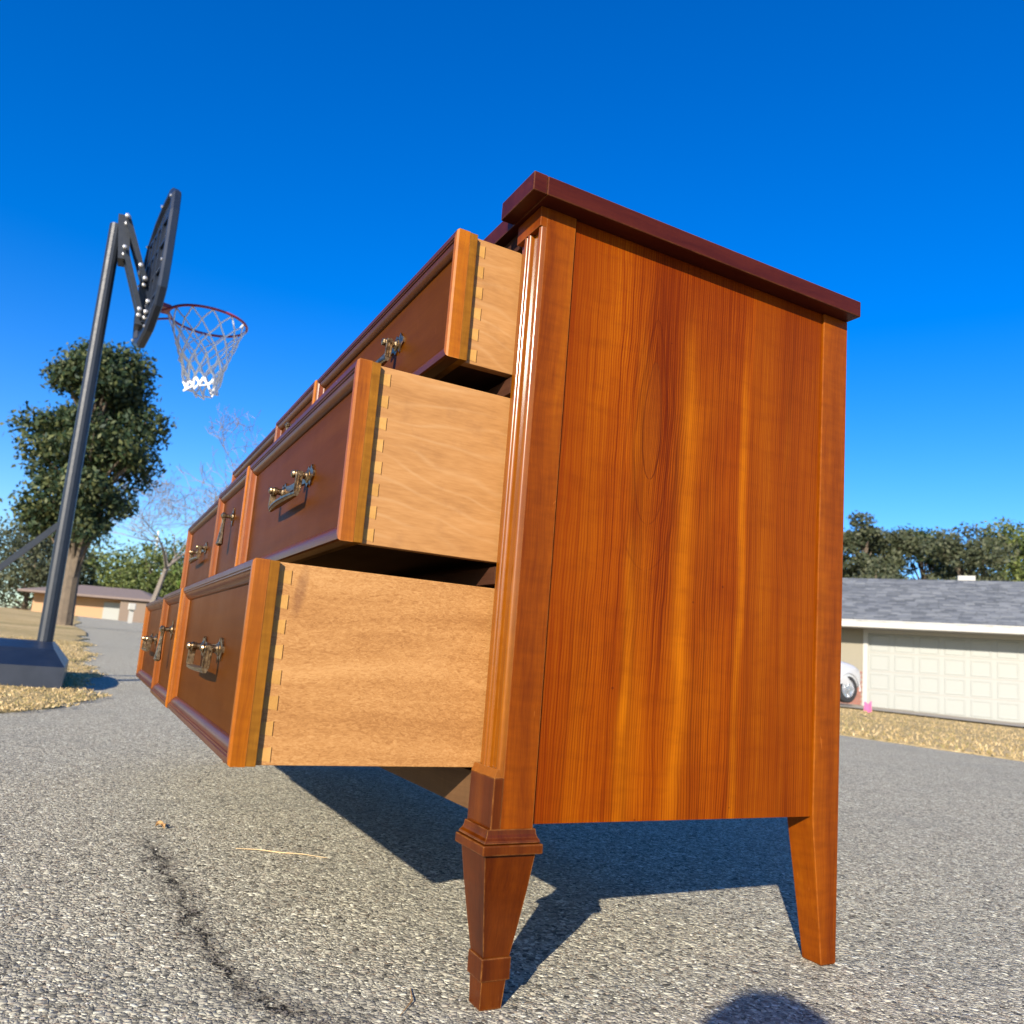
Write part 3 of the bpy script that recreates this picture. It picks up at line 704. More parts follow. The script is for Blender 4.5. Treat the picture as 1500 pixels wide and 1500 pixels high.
for ri, (z0, z1, dd) in enumerate(ROWS):
    for ci, (xr, xl) in enumerate(COLS):
        d = dd + (0, .0022, -.0028)[ci]
        x0, x1 = xl, xr
        yf = -d
        core = obj('drawer', box(x0+.0003, x1-.0003, yf+.0147, yf+.0234, z0+.0004, z1-.0004, .0004), M['lam_z'], dr)
        core['label'] = ('top', 'middle', 'bottom')[ri]+' row drawer, '+('right-hand wide one', 'narrow centre one', 'far left wide one')[ci]
        obj('drawer_field', box(x0+.0185, x1-.0185, yf+.0102, yf+.0146, z0+.0185, z1-.0185), M['field_x'], core)
        for wch in ('bottom', 'top', 'left', 'right'):
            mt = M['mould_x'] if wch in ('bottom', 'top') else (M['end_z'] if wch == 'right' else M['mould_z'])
            mo = obj('moulding', moulding(x0, x1, z0, z1, yf, wch), mt, core, 'angle')
        # box
        bx0, bx1 = x0+.0067, x1-.0067
        zt, zb = z1-.0004, z0+.0008
        sidem = M['fleck'] if ri == 2 else M['box_y']
        for a, b in ((bx1-.012, bx1), (bx0, bx0+.012)):
            obj('drawer_side', box(a, b, yf+.0236, yf+.0234+.40, zb, zt, .0007), sidem, core)
        obj('drawer_back', box(bx0+.0122, bx1-.0122, yf+.0234+.385, yf+.0234+.399, zb+.012, zt-.004), M['box_y'], core)
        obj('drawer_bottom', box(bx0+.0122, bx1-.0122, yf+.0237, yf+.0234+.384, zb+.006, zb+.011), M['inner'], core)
        if ci == 0:
            n = (6, 8, 8)[ri]; pitch = (zt-zb)/n
            for k in range(n):
                zc = zb+pitch*(k+.42)
                h = pitch*.50; ln = rng.uniform(.0118, .0136)
                bm = prism([(yf+.0238, zc-h*.42), (yf+.0234+ln, zc-h*.58), (yf+.0234+ln, zc+h*.58), (yf+.0238, zc+h*.42)], 'x', bx1-.003, bx1+.00025)
                obj('dovetail_pin', bm, M['pin'], core)
                # shadow line where the joint has opened
                bm = prism([(yf+.0234+ln+.0002, zc-h*.60), (yf+.0234+ln+.0007, zc-h*.60), (yf+.0234+ln+.0007, zc+h*.55), (yf+.0234+ln+.0002, zc+h*.55)], 'x', bx1-.003, bx1+.00015)
                obj('joint_gap', bm, M['inner'], core)
        zc = (z0+z1)/2+.006
        xc = (x0+x1)/2+(.033 if ci == 0 else 0)
        if ci == 1: drop_pull(xc, zc, yf+.0102, core)
        else: bail_pull(xc, zc, yf+.0102, core)

# ------------------------------------------------------------------ BASKETBALL HOOP
RC = Vector((-4.4555, .0525, 2.25))
hoop = empty('basketball_hoop', (-4.50, -.46, 0))
tag(hoop, 'portable basketball hoop with dark fan backboard, red rim and white net at left', 'basketball hoop')
HL = -Vector((-4.50, -.46, 0))
def W(p): return Vector(p)+HL      # world point -> hoop local
na = R(8); bn = Vector((-math.sin(na), math.cos(na), 0)); bt = Vector((bn.y, -bn.x, 0))
B0 = RC - bn*.36; B0.z = 0
def bp(s, z, dn=0): return W(B0 + bt*s + bn*dn + Vector((0, 0, z)))
outl = [(.53, 2.32), (.53, 2.62), (.515, 2.73), (.43, 2.785), (.27, 2.765), (.10, 2.72), (-.06, 2.63), (-.14, 2.52), (-.17, 2.40), (-.16, 2.18), (-.08, 2.00), (.08, 1.945), (.28, 1.985), (.45, 2.08), (.51, 2.17)]
cs, cz = .18, 2.35
def sc(k): return [(cs+(s-cs)*k, cz+(z-cz)*k) for s, z in outl]
bm = loft([[bp(s, z, .018) for s, z in sc(.97)], [bp(s, z, .012) for s, z in sc(1.0)], [bp(s, z, -.018) for s, z in sc(1.0)], [bp(s, z, -.030) for s, z in sc(.96)], [bp(s, z, -.030) for s, z in sc(.90)], [bp(s, z, -.012) for s, z in sc(.87)]])
board = obj('backboard', bm, M['board'], hoop)
for k in range(-1, 4):
    s = .02+k*.105
    zs = [z for q, z in outl]
    ztop = 2.60+.35*max(0, (s+.05))*.6 ; zbot = 2.08
    bm = loft([[bp(s-.009, zbot, -.012), bp(s+.009, zbot, -.012), bp(s+.009, zbot, -.030), bp(s-.009, zbot, -.030)], [bp(s-.009, ztop-.04, -.012), bp(s+.009, ztop-.04, -.012), bp(s+.009, ztop-.04, -.030), bp(s-.009, ztop-.04, -.030)]])
    obj('stiffening_rib', bm, M['board'], board)
for zz in (2.16, 2.30, 2.46, 2.60):
    bm = loft([[bp(-.10, zz-.008, -.012), bp(-.10, zz+.008, -.012), bp(-.10, zz+.008, -.026), bp(-.10, zz-.008, -.026)], [bp(.46, zz-.008, -.012), bp(.46, zz+.008, -.012), bp(.46, zz+.008, -.026), bp(.46, zz-.008, -.026)]])
    obj('stiffening_rib', bm, M['board'], board)
for i in (0, 2, 4, 6, 8, 10, 12):
    s, z = sc(.93)[i]
    Mx = Matrix.Translation(bp(s, z, -.030)) @ Matrix.Rotation(R(90), 4, 'X')
    obj('bolt', lathe([(.009, 0), (.009, .006), (.004, .009)], Mx, 8), M['zinc'], board)
# rim: steel ring, bracket and braces
ring = [W(RC + Vector((.2285*math.cos(a), .2285*math.sin(a), 0))) for a in np.linspace(0, 2*math.pi, 49)[:-1]]
rim = obj('rim', tube(ring, .0085, 8, closed=True), M['red_rim'], hoop, True)
bk = bmesh.new()
near = RC - bn*.2285
a = bp(-.065, 2.235, .012); b = bp(.065, 2.235, .012)
pl = [W(near+bt*.055-bn*.0), W(near-bt*.055), bp(-.07, 2.25, .018), bp(.07, 2.25, .018)]
loft([[p+Vector((0, 0, .012)) for p in pl], [p-Vector((0, 0, .012)) for p in pl]], bk)
tube([bp(-.06, 2.17, .018), W(RC+bt*-.13-bn*.188)], .007, 6, bk)
tube([bp(.06, 2.17, .018), W(RC+bt*.13-bn*.188)], .007, 6, bk)
loft([[bp(-.08, 2.14, .018), bp(.08, 2.14, .018), bp(.08, 2.27, .018), bp(-.08, 2.27, .018)], [bp(-.08, 2.14, .026), bp(.08, 2.14, .026), bp(.08, 2.27, .026), bp(-.08, 2.27, .026)]], bk)
obj('rim_bracket', bk, M['red_rim'], rim)
# net: twelve loops, diamond mesh narrowing to a limp tail
nb_ = bmesh.new(); lv = 7
def netp(k, j):
    t = j/lv; r = .222*(1-t)**1.1*.62 + .085 + (.012*math.sin(k*2.3+j) if j > 3 else 0)
    if j == 0: r = .224
    a = 2*math.pi*(k+.5*(j % 2))/12
    drift = Vector((.02, .015, 0))*t*t
    z = 2.245 - .44*t + .015*math.sin(k*1.7+j*2.1)*t
    return W(Vector((RC.x, RC.y, 0))+drift+Vector((r*math.cos(a), r*math.sin(a), z)))
for j in range(lv):
    for k in range(12):
        p = netp(k, j)
        if j % 2 == 0: qs = (netp(k, j+1), netp((k-1) % 12, j+1))
        else: qs = (netp(k, j+1), netp((k+1) % 12, j+1))
        for q in qs:
            mid = (p+q)/2 + Vector((rng.normal(0, .004), rng.normal(0, .004), -.004))
            tube([p, mid, q], 0.0048 if j < 4 else .0070, 5, nb_)
for k in range(12):
    p = netp(k, lv); tube([p, p+Vector((rng.normal(0, .01), rng.normal(0, .01), -.02)), netp((k+1) % 12, lv)], .006, 5, nb_)
obj('net', nb_, M['net'], hoop)
# lift arms, pole and weighted base
def bar(p, q, wd, ht, nm, mat, par):
    p, q = Vector(p), Vector(q); t = (q-p).normalized(); s = t.cross(Vector((1, 0, 0))).normalized() if abs(t.x) < .9 else t.cross(Vector((0, 0, 1))).normalized(); u = t.cross(s)
    f = lambda c: [c+s*wd/2+u*ht/2, c-s*wd/2+u*ht/2, c-s*wd/2-u*ht/2, c+s*wd/2-u*ht/2]
    return obj(nm, loft([f(p), f(q)]), mat, par)
def onray(u, v, y):
    d = ray(u, v); k = (y-CAM.y)/d.y; return W(CAM+d*k)
def atx(u, v, x):
    d = ray(u, v); k = (x-CAM.x)/d.x; return W(CAM+d*k)
poleT = atx(172, 322, -4.30); 
for dx in (0, .10):
    o_ = Vector((dx, 0, 0))
    bar(atx(186, 328, -4.30)+o_, atx(211, 422, -4.34)+o_, .028, .030, 'upper_arm', M['black_steel'], hoop)
    bar(atx(182, 373, -4.30)+o_, atx(203, 463, -4.34)+o_, .028, .030, 'lower_arm', M['black_steel'], hoop)
    for (u, v) in ((186, 328), (182, 373), (205, 399), (211, 418), (203, 462), (215, 451), (212, 466)):
        c = atx(u, v, -4.26)+o_*1.0
        obj('bolt', lathe([(.012, -.01), (.012, .012), (.005, .016)], Matrix.Translation(c) @ Matrix.Rotation(R(90), 4, 'Y'), 8), M['zinc'], hoop)
bar(atx(213, 410, -4.34), atx(203, 480, -4.36), .05, .14, 'board_bracket', M['black_steel'], hoop)
bar(atx(181, 326, -4.32), atx(180, 390, -4.32), .06, .12, 'pole_bracket', M['black_steel'], hoop)
pt = atx(170, 335, -4.34); pb = Vector((pt.x-.02, pt.y-.02, .20))
pole = obj('pole', tube([pb, pt], [.038, .035], 14), M['black_steel'], hoop, False)
bm = loft([[(p[0]+pb.x, p[1]+pb.y, z) for p in pts] for z, pts in ((0, [(-.55, -.75), (.48, -.75), (.55, .12), (-.50, .12)]), (.10, [(-.55, -.75), (.48, -.75), (.55, .12), (-.50, .12)]), (.18, [(-.45, -.65), (.38, -.65), (.40, .06), (-.36, .06)]), (.21, [(-.2, -.4), (.18, -.4), (.18, .04), (-.18, .04)]))])
hz = gz(-4.5, -.5)
base = obj('water_base', bm, M['board'], hoop)
for ch in hoop.children: pass
hoop.location.z = hz; 
for o_ in hoop.children:
    if o_.name.startswith(('pole', 'water_base')): continue
    o_.location.z = -hz
bar((pb.x, pb.y-.62, .17), (pb.x, pb.y-.02, .85), .03, .03, 'pole_brace', M['black_steel'], hoop)

# ------------------------------------------------------------------ TREES
def crown_mesh(name, clumps, n, leaf, mat, parent, flat=.8):
    """clumps: (centre, radii); leaves scattered in each clump's outer shell"""
    vol = np.array([c[1][0]*c[1][1]+c[1][2]*c[1][0] for c in clumps]); vol = vol/vol.sum()
    V = np.zeros((n*4, 3), np.float32); i = 0
    cnt = rng.multinomial(n, vol)
    for (c, rd), m in zip(clumps, cnt):
        d = rng.normal(size=(m, 3)); d /= np.linalg.norm(d, axis=1)[:, None]
        r = rng.uniform(.25, 1, m)**.45 * (1+rng.normal(0, .17, m))
        P_ = np.array(c)+d*r[:, None]*np.array(rd)
        a = rng.normal(size=(m, 3)); a /= np.linalg.norm(a, axis=1)[:, None]
        b = np.cross(a, d+rng.normal(0, .5, (m, 3))); b /= (np.linalg.norm(b, axis=1)[:, None]+1e-9)
        s1 = leaf*rng.uniform(.5, 1.3, m)[:, None]; s2 = s1*.5
        V[i:i+4*m:4] = P_-a*s1; V[i+1:i+4*m:4] = P_-b*s2; V[i+2:i+4*m:4] = P_+a*s1; V[i+3:i+4*m:4] = P_+b*s2
        i += 4*m
    F = np.arange(n*4).reshape(-1, 4)
    return pyobj(name, V, F, mat, parent)
def tree(loc, h, wd, mat, n, leaf, name, label, cat='tree', nclump=26, trunk=.12, base=.3, group=None, shape=1.0, bark='bark'):
    x, y = loc; z = gz(x, y)
    t = empty(name, (x, y, z)); tag(t, label, cat, group)
    cl = []; bmT = tube([(0, 0, -.1), (wd*.02, 0, h*base), (-wd*.03, wd*.02, h*.6), (0, 0, h*.9)], [trunk*1.2, trunk, trunk*.6, trunk*.15], 9)
    for i in range(nclump):
        f = rng.uniform(0, 1); zz = h*(base + (1-base)*f*.93)
        env = math.sin(math.pi*min(1, .12+.80*f**shape))**.6
        a = rng.uniform(0, 6.28); rr_ = wd*.5*env*rng.uniform(.3, .85)
        c = (rr_*math.cos(a), rr_*math.sin(a), zz); s = wd*rng.uniform(.08, .19)
        cl.append((c, (s*1.15, s*1.15, s*.8)))
        tube([(0, 0, max(.1, zz-h*.22)), (c[0]*.5, c[1]*.5, zz-h*.08), c], [trunk*.35, trunk*.22, trunk*.06], 5, bmT)
    obj('trunk', bmT, M[bark], t)
    crown_mesh('crown', cl, n, leaf, mat, t)
    return t
# dark evergreen at the left edge, about 20 m off
def place(u, D): p = at(u, 926, D); return p.x, p.y
tree(place(92, 20), 6.4, 2.8, M['leaf_dark'], 34000, .065, 'evergreen_tree', 'tall dark evergreen tree at the left edge behind the basketball hoop', nclump=110, trunk=.14, base=.30)
# olive mass of trees across the end of the street
spec = [(30, 90, 5.9, 11, 'leaf_grey', 'greyish green broad tree behind the street, at the far left edge'),
        (120, 96, 5.6, 10, 'leaf_olive', 'olive broad tree behind the tan house roof, left part'),
        (205, 88, 5.3, 8.0, 'leaf_olive', 'olive green tree directly above the distant tan house'),
        (262, 92, 6.7, 10.0, 'leaf_olive', 'tallest olive green tree left of the dresser'),
        (318, 84, 4.6, 7.0, 'leaf_bright', 'brighter green lower tree touching the dresser outline'),
        (400, 90, 5.6, 9.0, 'leaf_olive', 'olive tree mostly hidden behind the far end of the dresser')]
for u, D_, h, wd, mt, lb in spec:
    tree(place(u, D_), h*1.3, wd*1.4, M[mt], 9000, .20, 'broad_tree', lb, nclump=34, trunk=.25, base=.08, group='trees across the end of the street')
# bare winter tree
def bare(loc, h, label, seed=3):
    rs = random.Random(seed); x, y = loc; t = empty('bare_tree', (x, y, gz(x, y))); tag(t, label, 'tree')
    bm = bmesh.new(); tw = bmesh.new()
    def grow(p, d, L, r, lvl):
        q = p; pts = [p.copy()]; rad = [r]
        for i in range(3):
            d = (d+Vector((rs.gauss(0, .16), rs.gauss(0, .16), rs.gauss(.03, .10)))).normalized()
            q = q+d*L/3; pts.append(q.copy()); rad.append(max(.011, r*(1-.13*(i+1))))
        tube(pts, rad, 5 if lvl < 2 else 3, bm if lvl < 2 else tw, cap=False)
        if lvl >= 7: return
        for k in range(3 if lvl < 5 else 2):
            ax = Vector((rs.gauss(0, 1), rs.gauss(0, 1), rs.gauss(.15, .6))).normalized()
            nd = (d*.75+ax*.75).normalized()
            if nd.z < -.1: nd.z *= -.5
            grow(pts[-1] if k < 2 else pts[2], nd, L*rs.uniform(.62, .82), rad[-1]*.72, lvl+1)
    grow(Vector((0, 0, -.1)), Vector((.05, 0, 1)), h*.30, h*.018, 0)
    obj('trunk', bm, M['pale_bark'], t); obj('twigs', tw, M['pale_bark'], t)
bare(place(262, 42), 13, 'leafless pale-branched tree against the sky left of the dresser')
bare(place(215, 52), 12.0, 'smaller leafless tree beside the white pole', 9)
pp = at(214, 905, 112); t = empty('light_pole', (pp.x, pp.y, gz(pp.x, pp.y))); tag(t, 'thin white pole rising above the olive trees at left', 'pole')
obj('shaft', tube([(0, 0, -.1), (0, 0, at(228, 780, 112).z-gz(pp.x, pp.y))], [.14, .10], 8), M['galv'], t)
obj('pole_cap', lathe([(.10, 0), (.16, .1), (.06, .25)], Matrix.Translation((0, 0, at(228, 780, 112).z-gz(pp.x, pp.y)))), M['galv'], t)

# distant tan house
hp = at(138, 905, 74); h1 = empty('tan_house', (hp.x, hp.y, gz(hp.x, hp.y)), math.atan2(rt0.y, rt0.x)+.15)
tag(h1, 'low tan house with brown hipped roof at the far end of the street', 'house')
obj('wall', box(-4.8, 3.9, 0, 8, -.2, 1.65), M['tan_wall'], h1)
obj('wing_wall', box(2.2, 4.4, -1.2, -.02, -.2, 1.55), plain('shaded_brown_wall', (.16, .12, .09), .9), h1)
obj('roof', loft([[(-5.4, -1.6, 1.62), (5.0, -1.6, 1.62), (5.0, 8.6, 1.62), (-5.4, 8.6, 1.62)], [(-5.4, -1.6, 1.78), (5.0, -1.6, 1.78), (5.0, 8.6, 1.78), (-5.4, 8.6, 1.78)], [(-2.5, 3.4, 2.75), (2.2, 3.4, 2.75), (2.2, 3.6, 2.75), (-2.5, 3.6, 2.75)]]), M['brown_roof'], h1)
obj('garage_door', box(.6, 2.0, -.06, -.004, -.1, 1.35), M['white_paint'], h1)
wv = obj('window', box(-3.4, -1.8, -.05, -.004, .5, 1.3), M['glass'], h1); obj('window_frame', box(-3.5, -1.7, -.03, -.003, .4, 1.4), M['fascia'], h1)
mb = at(191, 905, 52); t = empty('mailbox', (mb.x, mb.y, gz(mb.x, mb.y))); tag(t, 'small white mailbox on a post beside the distant road', 'mailbox')
obj('post', box(-.12, .12, -.12, .12, 0, .75), M['fascia'], t); obj('mailbox_body', box(-.32, .32, -.2, .2, .76, 1.15, .05), M['fascia'], t)

# ------------------------------------------------------------------ HOUSE AT RIGHT
hc = at(1280, 1037, 25.0)
ua = math.atan2(rt0.y, rt0.x) + R(24)       # wall runs across the view
hz0 = gz(hc.x, hc.y)
vd = ray(1280, 1037); va_ = math.atan2(vd.y, vd.x) - math.pi/2      # across-view angle at this bearing
ua = va_ - R(3)
hs_ = empty('garage_house', (hc.x, hc.y, hz0), ua)
tag(hs_, 'cream single-storey house with white double garage door and grey shingle roof', 'house')
EH = 2.19
obj('front_wall', box(-9.5, -.30, .0, .2, -.1, EH+.1), M['stucco'], hs_)
obj('header_wall', box(-.2998, 4.95, .0, .2, 2.12, EH+.1), M['stucco'], hs_)
obj('end_wall', box(4.951, 8.2, .0, .2, -.1, EH+.1), M['stucco'], hs_)
obj('side_wall', box(8.0, 8.2, .201, 9, -.1, EH+.1), M['stucco'], hs_)
obj('side_wall', box(-9.5, -9.3, .201, 9, -.1, EH+.1), M['stucco'], hs_)
obj('rear_wall', box(-9.299, 7.999, 8.8, 9, -.1, EH+.1), M['stucco'], hs_)
for x0, x1 in ((-.30, -.17), (4.82, 4.95)): obj('door_jamb', box(x0, x1, -.03, .16, -.1, 2.10, .005), M['fascia'], hs_)
obj('door_lintel', box(-.30, 4.95, -.03, -.003, 2.101, 2.22, .005), M['fascia'], hs_)
gd = obj('garage_door', box(-.168, 4.818, .06, .10, -.05, 2.10), M['white_paint'], hs_)
pm = None
for r_ in range(4):
    for c_ in range(8):
        x0 = -.168+.62*c_+.06; z0 = -.02+.53*r_+.05
        if pm is None:
            b_ = loft([sq(0, 0, .25, .0, .215), sq(0, 0, .238, .009, .203), sq(0, 0, .215, .009, .18), sq(0, 0, .20, .003, .165)])
            bmesh.ops.rotate(b_, verts=b_.verts, cent=(0, 0, 0), matrix=Matrix.Rotation(R(90), 3, 'X'))
            o_ = obj('door_panel', b_, M['white_paint'], gd); pm = o_.data
        else: o_ = bpy.data.objects.new('door_panel', pm); C.objects.link(o_); o_.parent = gd
        o_.location = (x0+.25, .0598, z0+.2)
for r_ in (1, 2, 3): obj('section_seam', box(-.168, 4.818, .0585, .061, -.02+.53*r_-.014, -.02+.53*r_-.004), M['mortar'], gd)
# brick wainscot, real bricks joined
wb = bmesh.new()
for side_x in ((-9.45, -.31), (4.96, 8.15)):
    for r_ in range(15):
        x = side_x[0]+(.1 if r_ % 2 else 0)
        while x < side_x[1]-.05:
            if x > -3 or side_x[0] > 0:
                e = rng.uniform(0, .006); box(x, min(x+.195, side_x[1]), -.055-e, -.012, .0+r_*.067, .057+r_*.067, 0, wb)
            x += .205
bw = obj('wainscot_bricks', wb, M['brick'], hs_); bw['kind'] = 'stuff'
obj('wainscot_mortar', box(-9.45, -.305, -.03, -.001, -.1, 1.01), M['mortar'], hs_)
obj('wainscot_mortar', box(4.955, 8.18, -.03, -.001, -.1, 1.01), M['mortar'], hs_)
# eaves and roof
ov = .95; pitch_ = .37; rd = 4.5+ov
obj('soffit', box(-10.1, 8.8, -ov, 9.6, EH+.02, EH+.04), M['fascia'], hs_)
obj('fascia', box(-10.12, 8.82, -ov-.03, -ov, EH, EH+.20, .004), M['fascia'], hs_)
rf = obj('roof', loft([[(-10.1, -ov, EH+.16), (8.8, -ov, EH+.16), (8.8, 9.6, EH+.16), (-10.1, 9.6, EH+.16)], [(-10.1, 4.4, EH+.16+5*pitch_), (8.8, 4.4, EH+.16+5*pitch_), (8.8, 4.6, EH+.16+5*pitch_), (-10.1, 4.6, EH+.16+5*pitch_)]]), M['shingle'], hs_)
sv = []; sf = []
sl_ = math.hypot(1, pitch_)
course = .145; ncr = int(5.0*sl_/course)
for r_ in range(ncr):
    y0 = -ov-.03+r_*course/sl_; y1 = y0+(course+.03)/sl_
    x = -3.2 + rng.uniform(-.1, .1)
    while x < 8.8:
        wdt = rng.uniform(.24, .36); hgt = rng.uniform(.010, .022)
        z0 = EH+.16+(y0+ov)*pitch_; z1 = EH+.16+(y1+ov)*pitch_
        b = len(sv); x1 = min(x+wdt-.012, 8.82)
        sv += [(x, y0, z0+.002), (x1, y0, z0+.002), (x1, y0, z0+hgt), (x, y0, z0+hgt), (x1, y1, z1+.004), (x, y1, z1+.004)]
        sf += [(b, b+1, b+2, b+3), (b+3, b+2, b+4, b+5)]
        x += wdt
def shinglem():
    s = NT('shingle_tabs'); g = s.n('NewGeometry'); base_ = s.coord('Object'); n = s.noise(base_, 30, 4, .6)
    f = s.math('ADD', s.math('MULTIPLY', g.outputs['Random Per Island'], .7), s.math('MULTIPLY', n, .3))
    return s.fin(s.ramp(f, [(.1, (.060, .068, .078)), (.5, (.105, .116, .130)), (.9, (.165, .178, .190))]), .9, s.bump(n, .5, .004))
so = pyobj('roof_shingles', sv, sf, shinglem(), hs_); so['kind'] = 'stuff'
obj('roof_vent', box(2.2, 2.7, 4.1, 4.4, EH+.16+4.9*pitch_, EH+.30+5.0*pitch_, .02), M['fascia'], hs_)
# concrete apron in front of the garage
ap = []
for i in range(9):
    for j in range(7):
        lx = -6+i*1.6; ly = -6.2+j*1.03
        wx_ = hc.x+lx*math.cos(ua)-ly*math.sin(ua); wy_ = hc.y+lx*math.sin(ua)+ly*math.cos(ua); ap.append((wx_, wy_, gz(wx_, wy_)+.040))
F = [(i*7+j, (i+1)*7+j, (i+1)*7+j+1, i*7+j+1) for i in range(8) for j in range(6)]
tag(pyobj('driveway', ap, F, M['concrete'], None), 'pale concrete driveway in front of the garage', None, None, 'structure')

# trees behind the right-hand house
for u, D_, h, wd, mt, lb in [(1262, 46, 10.2, 3.6, 'leaf_grey', 'rounded grey-green tree above the roof, next to the dresser'),
                             (1306, 48, 9.8, 3.8, 'leaf_grey', 'pointed dark tree above the middle of the grey roof'),
                             (1352, 50, 10.4, 5.0, 'leaf_dark', 'dark green tree above the roof, right of the pointed tree'),
                             (1420, 46, 9.6, 5.5, 'leaf_grey', 'wide grey-green tree above the garage, towards the right edge'),
                             (1490, 52, 11, 6.0, 'leaf_olive', 'olive tree above the roof at the right edge'),
                             (1230, 52, 8.5, 6.0, 'leaf_olive', 'low olive tree hidden mostly behind the dresser rear post'),
                             (1282, 42, 6.8, 4.2, 'leaf_grey', 'low olive bush line just above the roof ridge')]:
    tree(place(u, D_), h, wd, M[mt], 14000, .12, 'roofline_tree', lb, nclump=60, trunk=.18, base=.08, group='trees behind the garage house')

# ------------------------------------------------------------------ WHITE CAR
wp_ = at(1240, 1029, 21.0)
hd = va_ + R(52)                           # nose away to the right
fx, fy = math.cos(hd), math.sin(hd)
# local: x forward, y left; visible side is the right (-y) side; front wheel at x = 1.35
cx_, cy_ = wp_.x-fx*1.35-fy*.80*1, wp_.y-fy*1.35+fx*.80
car = empty('parked_car', (cx_, cy_, gz(cx_, cy_)+.06), hd)
tag(car, 'white hatchback parked on the driveway, its front wheel showing beside the dresser', 'car')
sec = [(-2.05, .52, .62, .86, .70, .60), (-2.0, .34, .72, 1.00, .84, .66), (-1.85, .28, .80, 1.30, .86, .60), (-1.45, .26, .84, 1.50, .86, .58), (-.6, .25, .86, 1.56, .87, .60), (.25, .25, .86, 1.52, .87, .60), (.75, .25, .86, 1.20, .87, .66), (1.0, .25, .86, 1.02, .87, .74), (1.5, .26, .84, .98, .85, .74), (1.85, .30, .80, .88, .80, .66), (2.02, .38, .66, .74, .68, .55)]
rings = []
for x, zb_, hwb, zt_, hws, hwt in sec:
    zs = min(.92, zt_-.03)
    rings.append([(x, -hwb*.93, zb_), (x, -hws, zb_+.18), (x, -hws, (zb_+zs)/2+.08), (x, -hws*.97, zs), (x, -hwt, zt_-.02), (x, -hwt*.75, zt_+.01), (x, 0, zt_+.03), (x, hwt*.75, zt_+.01), (x, hwt, zt_-.02), (x, hws*.97, zs), (x, hws, (zb_+zs)/2+.08), (x, hws, zb_+.18), (x, hwb*.93, zb_), (x, 0, zb_-.03)])
bmc = loft(rings)
body = obj('body', bmc, M['car_paint'], car)
for p in body.data.polygons: p.use_smooth = True
sb = body.modifiers.new('sub', 'SUBSURF'); sb.levels = 2; sb.render_levels = 2
# wheel wells by boolean cut
cut = bmesh.new()
for wx0 in (-1.3, 1.35):
    for sy in (-1, 1):
        lathe([(.37, -.16), (.37, .16)], Matrix.Translation((wx0, sy*.80, .33)) @ Matrix.Rotation(R(90), 4, 'X'), 32, cut)
co = obj('wheel_well_tool', cut, None)
bo = body.modifiers.new('wells', 'BOOLEAN'); bo.operation = 'DIFFERENCE'; bo.object = co; bo.solver = 'EXACT'
bpy.context.view_layer.update()
dg = bpy.context.evaluated_depsgraph_get(); me2 = bpy.data.meshes.new_from_object(body.evaluated_get(dg))
body.modifiers.clear(); body.data = me2; bpy.data.objects.remove(co)
for wx0 in (-1.3, 1.35):
    for sy in (-1, 1):
        Mw = Matrix.Translation((wx0, sy*.755, .33)) @ Matrix.Rotation(R(90)*(1 if sy < 0 else -1), 4, 'X')
        wh = obj('wheel', lathe([(.20, -.09), (.30, -.10), (.33, -.07), (.33, .07), (.30, .10), (.215, .095), (.20, .04)], Mw, 28), M['tyre'], car)
        rb = bmesh.new()
        lathe([(.205, .045), (.21, .085), (.20, .092), (.19, .06), (.05, .05), (.04, .085), (.0005, .09)], Mw, 28, rb)
        for k in range(5):
            a = k*2*math.pi/5; c_, s_ = math.cos(a), math.sin(a)
            q = lambda r, t, h: Mw @ Vector((r*c_-t*s_, r*s_+t*c_, h))
            loft([[q(.03, -.035, .06), q(.03, .035, .06), q(.03, .03, .09), q(.03, -.03, .09)], [q(.20, -.028, .05), q(.20, .028, .05), q(.20, .022, .085), q(.20, -.022, .085)]], rb)
        obj('rim', rb, M['alloy'], wh)
        arch = [Vector((wx0+.385*math.cos(a), sy*.862, .33+.385*math.sin(a))) for a in np.linspace(-.1, math.pi+.1, 18)]
        obj('wheel_arch', tube(arch, .016, 6), M['car_paint'], car)
for sy in (-1, 1):
    obj('side_window', loft([[(-1.2, sy*.868, .98), (.55, sy*.868, .98), (.22, sy*.70, 1.40), (-1.1, sy*.70, 1.42)], [(-1.2, sy*.845, .98), (.55, sy*.845, .98), (.22, sy*.67, 1.40), (-1.1, sy*.67, 1.42)]]), M['glass'], car)
    obj('headlight', lathe([(.10, 0), (.09, .03), (.03, .05)], Matrix.Translation((1.86, sy*.62, .70)) @ Matrix.Rotation(R(80), 4, 'Y'), 14), M['glass'], car)
    obj('tail_light', box(-2.06, -1.96, sy*.62-.1, sy*.62+.1, .80, .98, .02), M['red_rim'], car)
    obj('door_mirror', box(.45, .60, sy*.95-.09, sy*.95+.09, .95, 1.07, .02), M['car_paint'], car)
obj('windscreen', loft([[(.32, -.60, 1.47), (.32, .60, 1.47), (.88, .68, 1.09), (.88, -.68, 1.09)], [(.30, -.60, 1.45), (.30, .60, 1.45), (.86, .68, 1.07), (.86, -.68, 1.07)]]), M['glass'], car)
obj('rear_bumper', box(-2.10, -1.98, -.72, .72, .36, .58, .03), M['car_paint'], car)

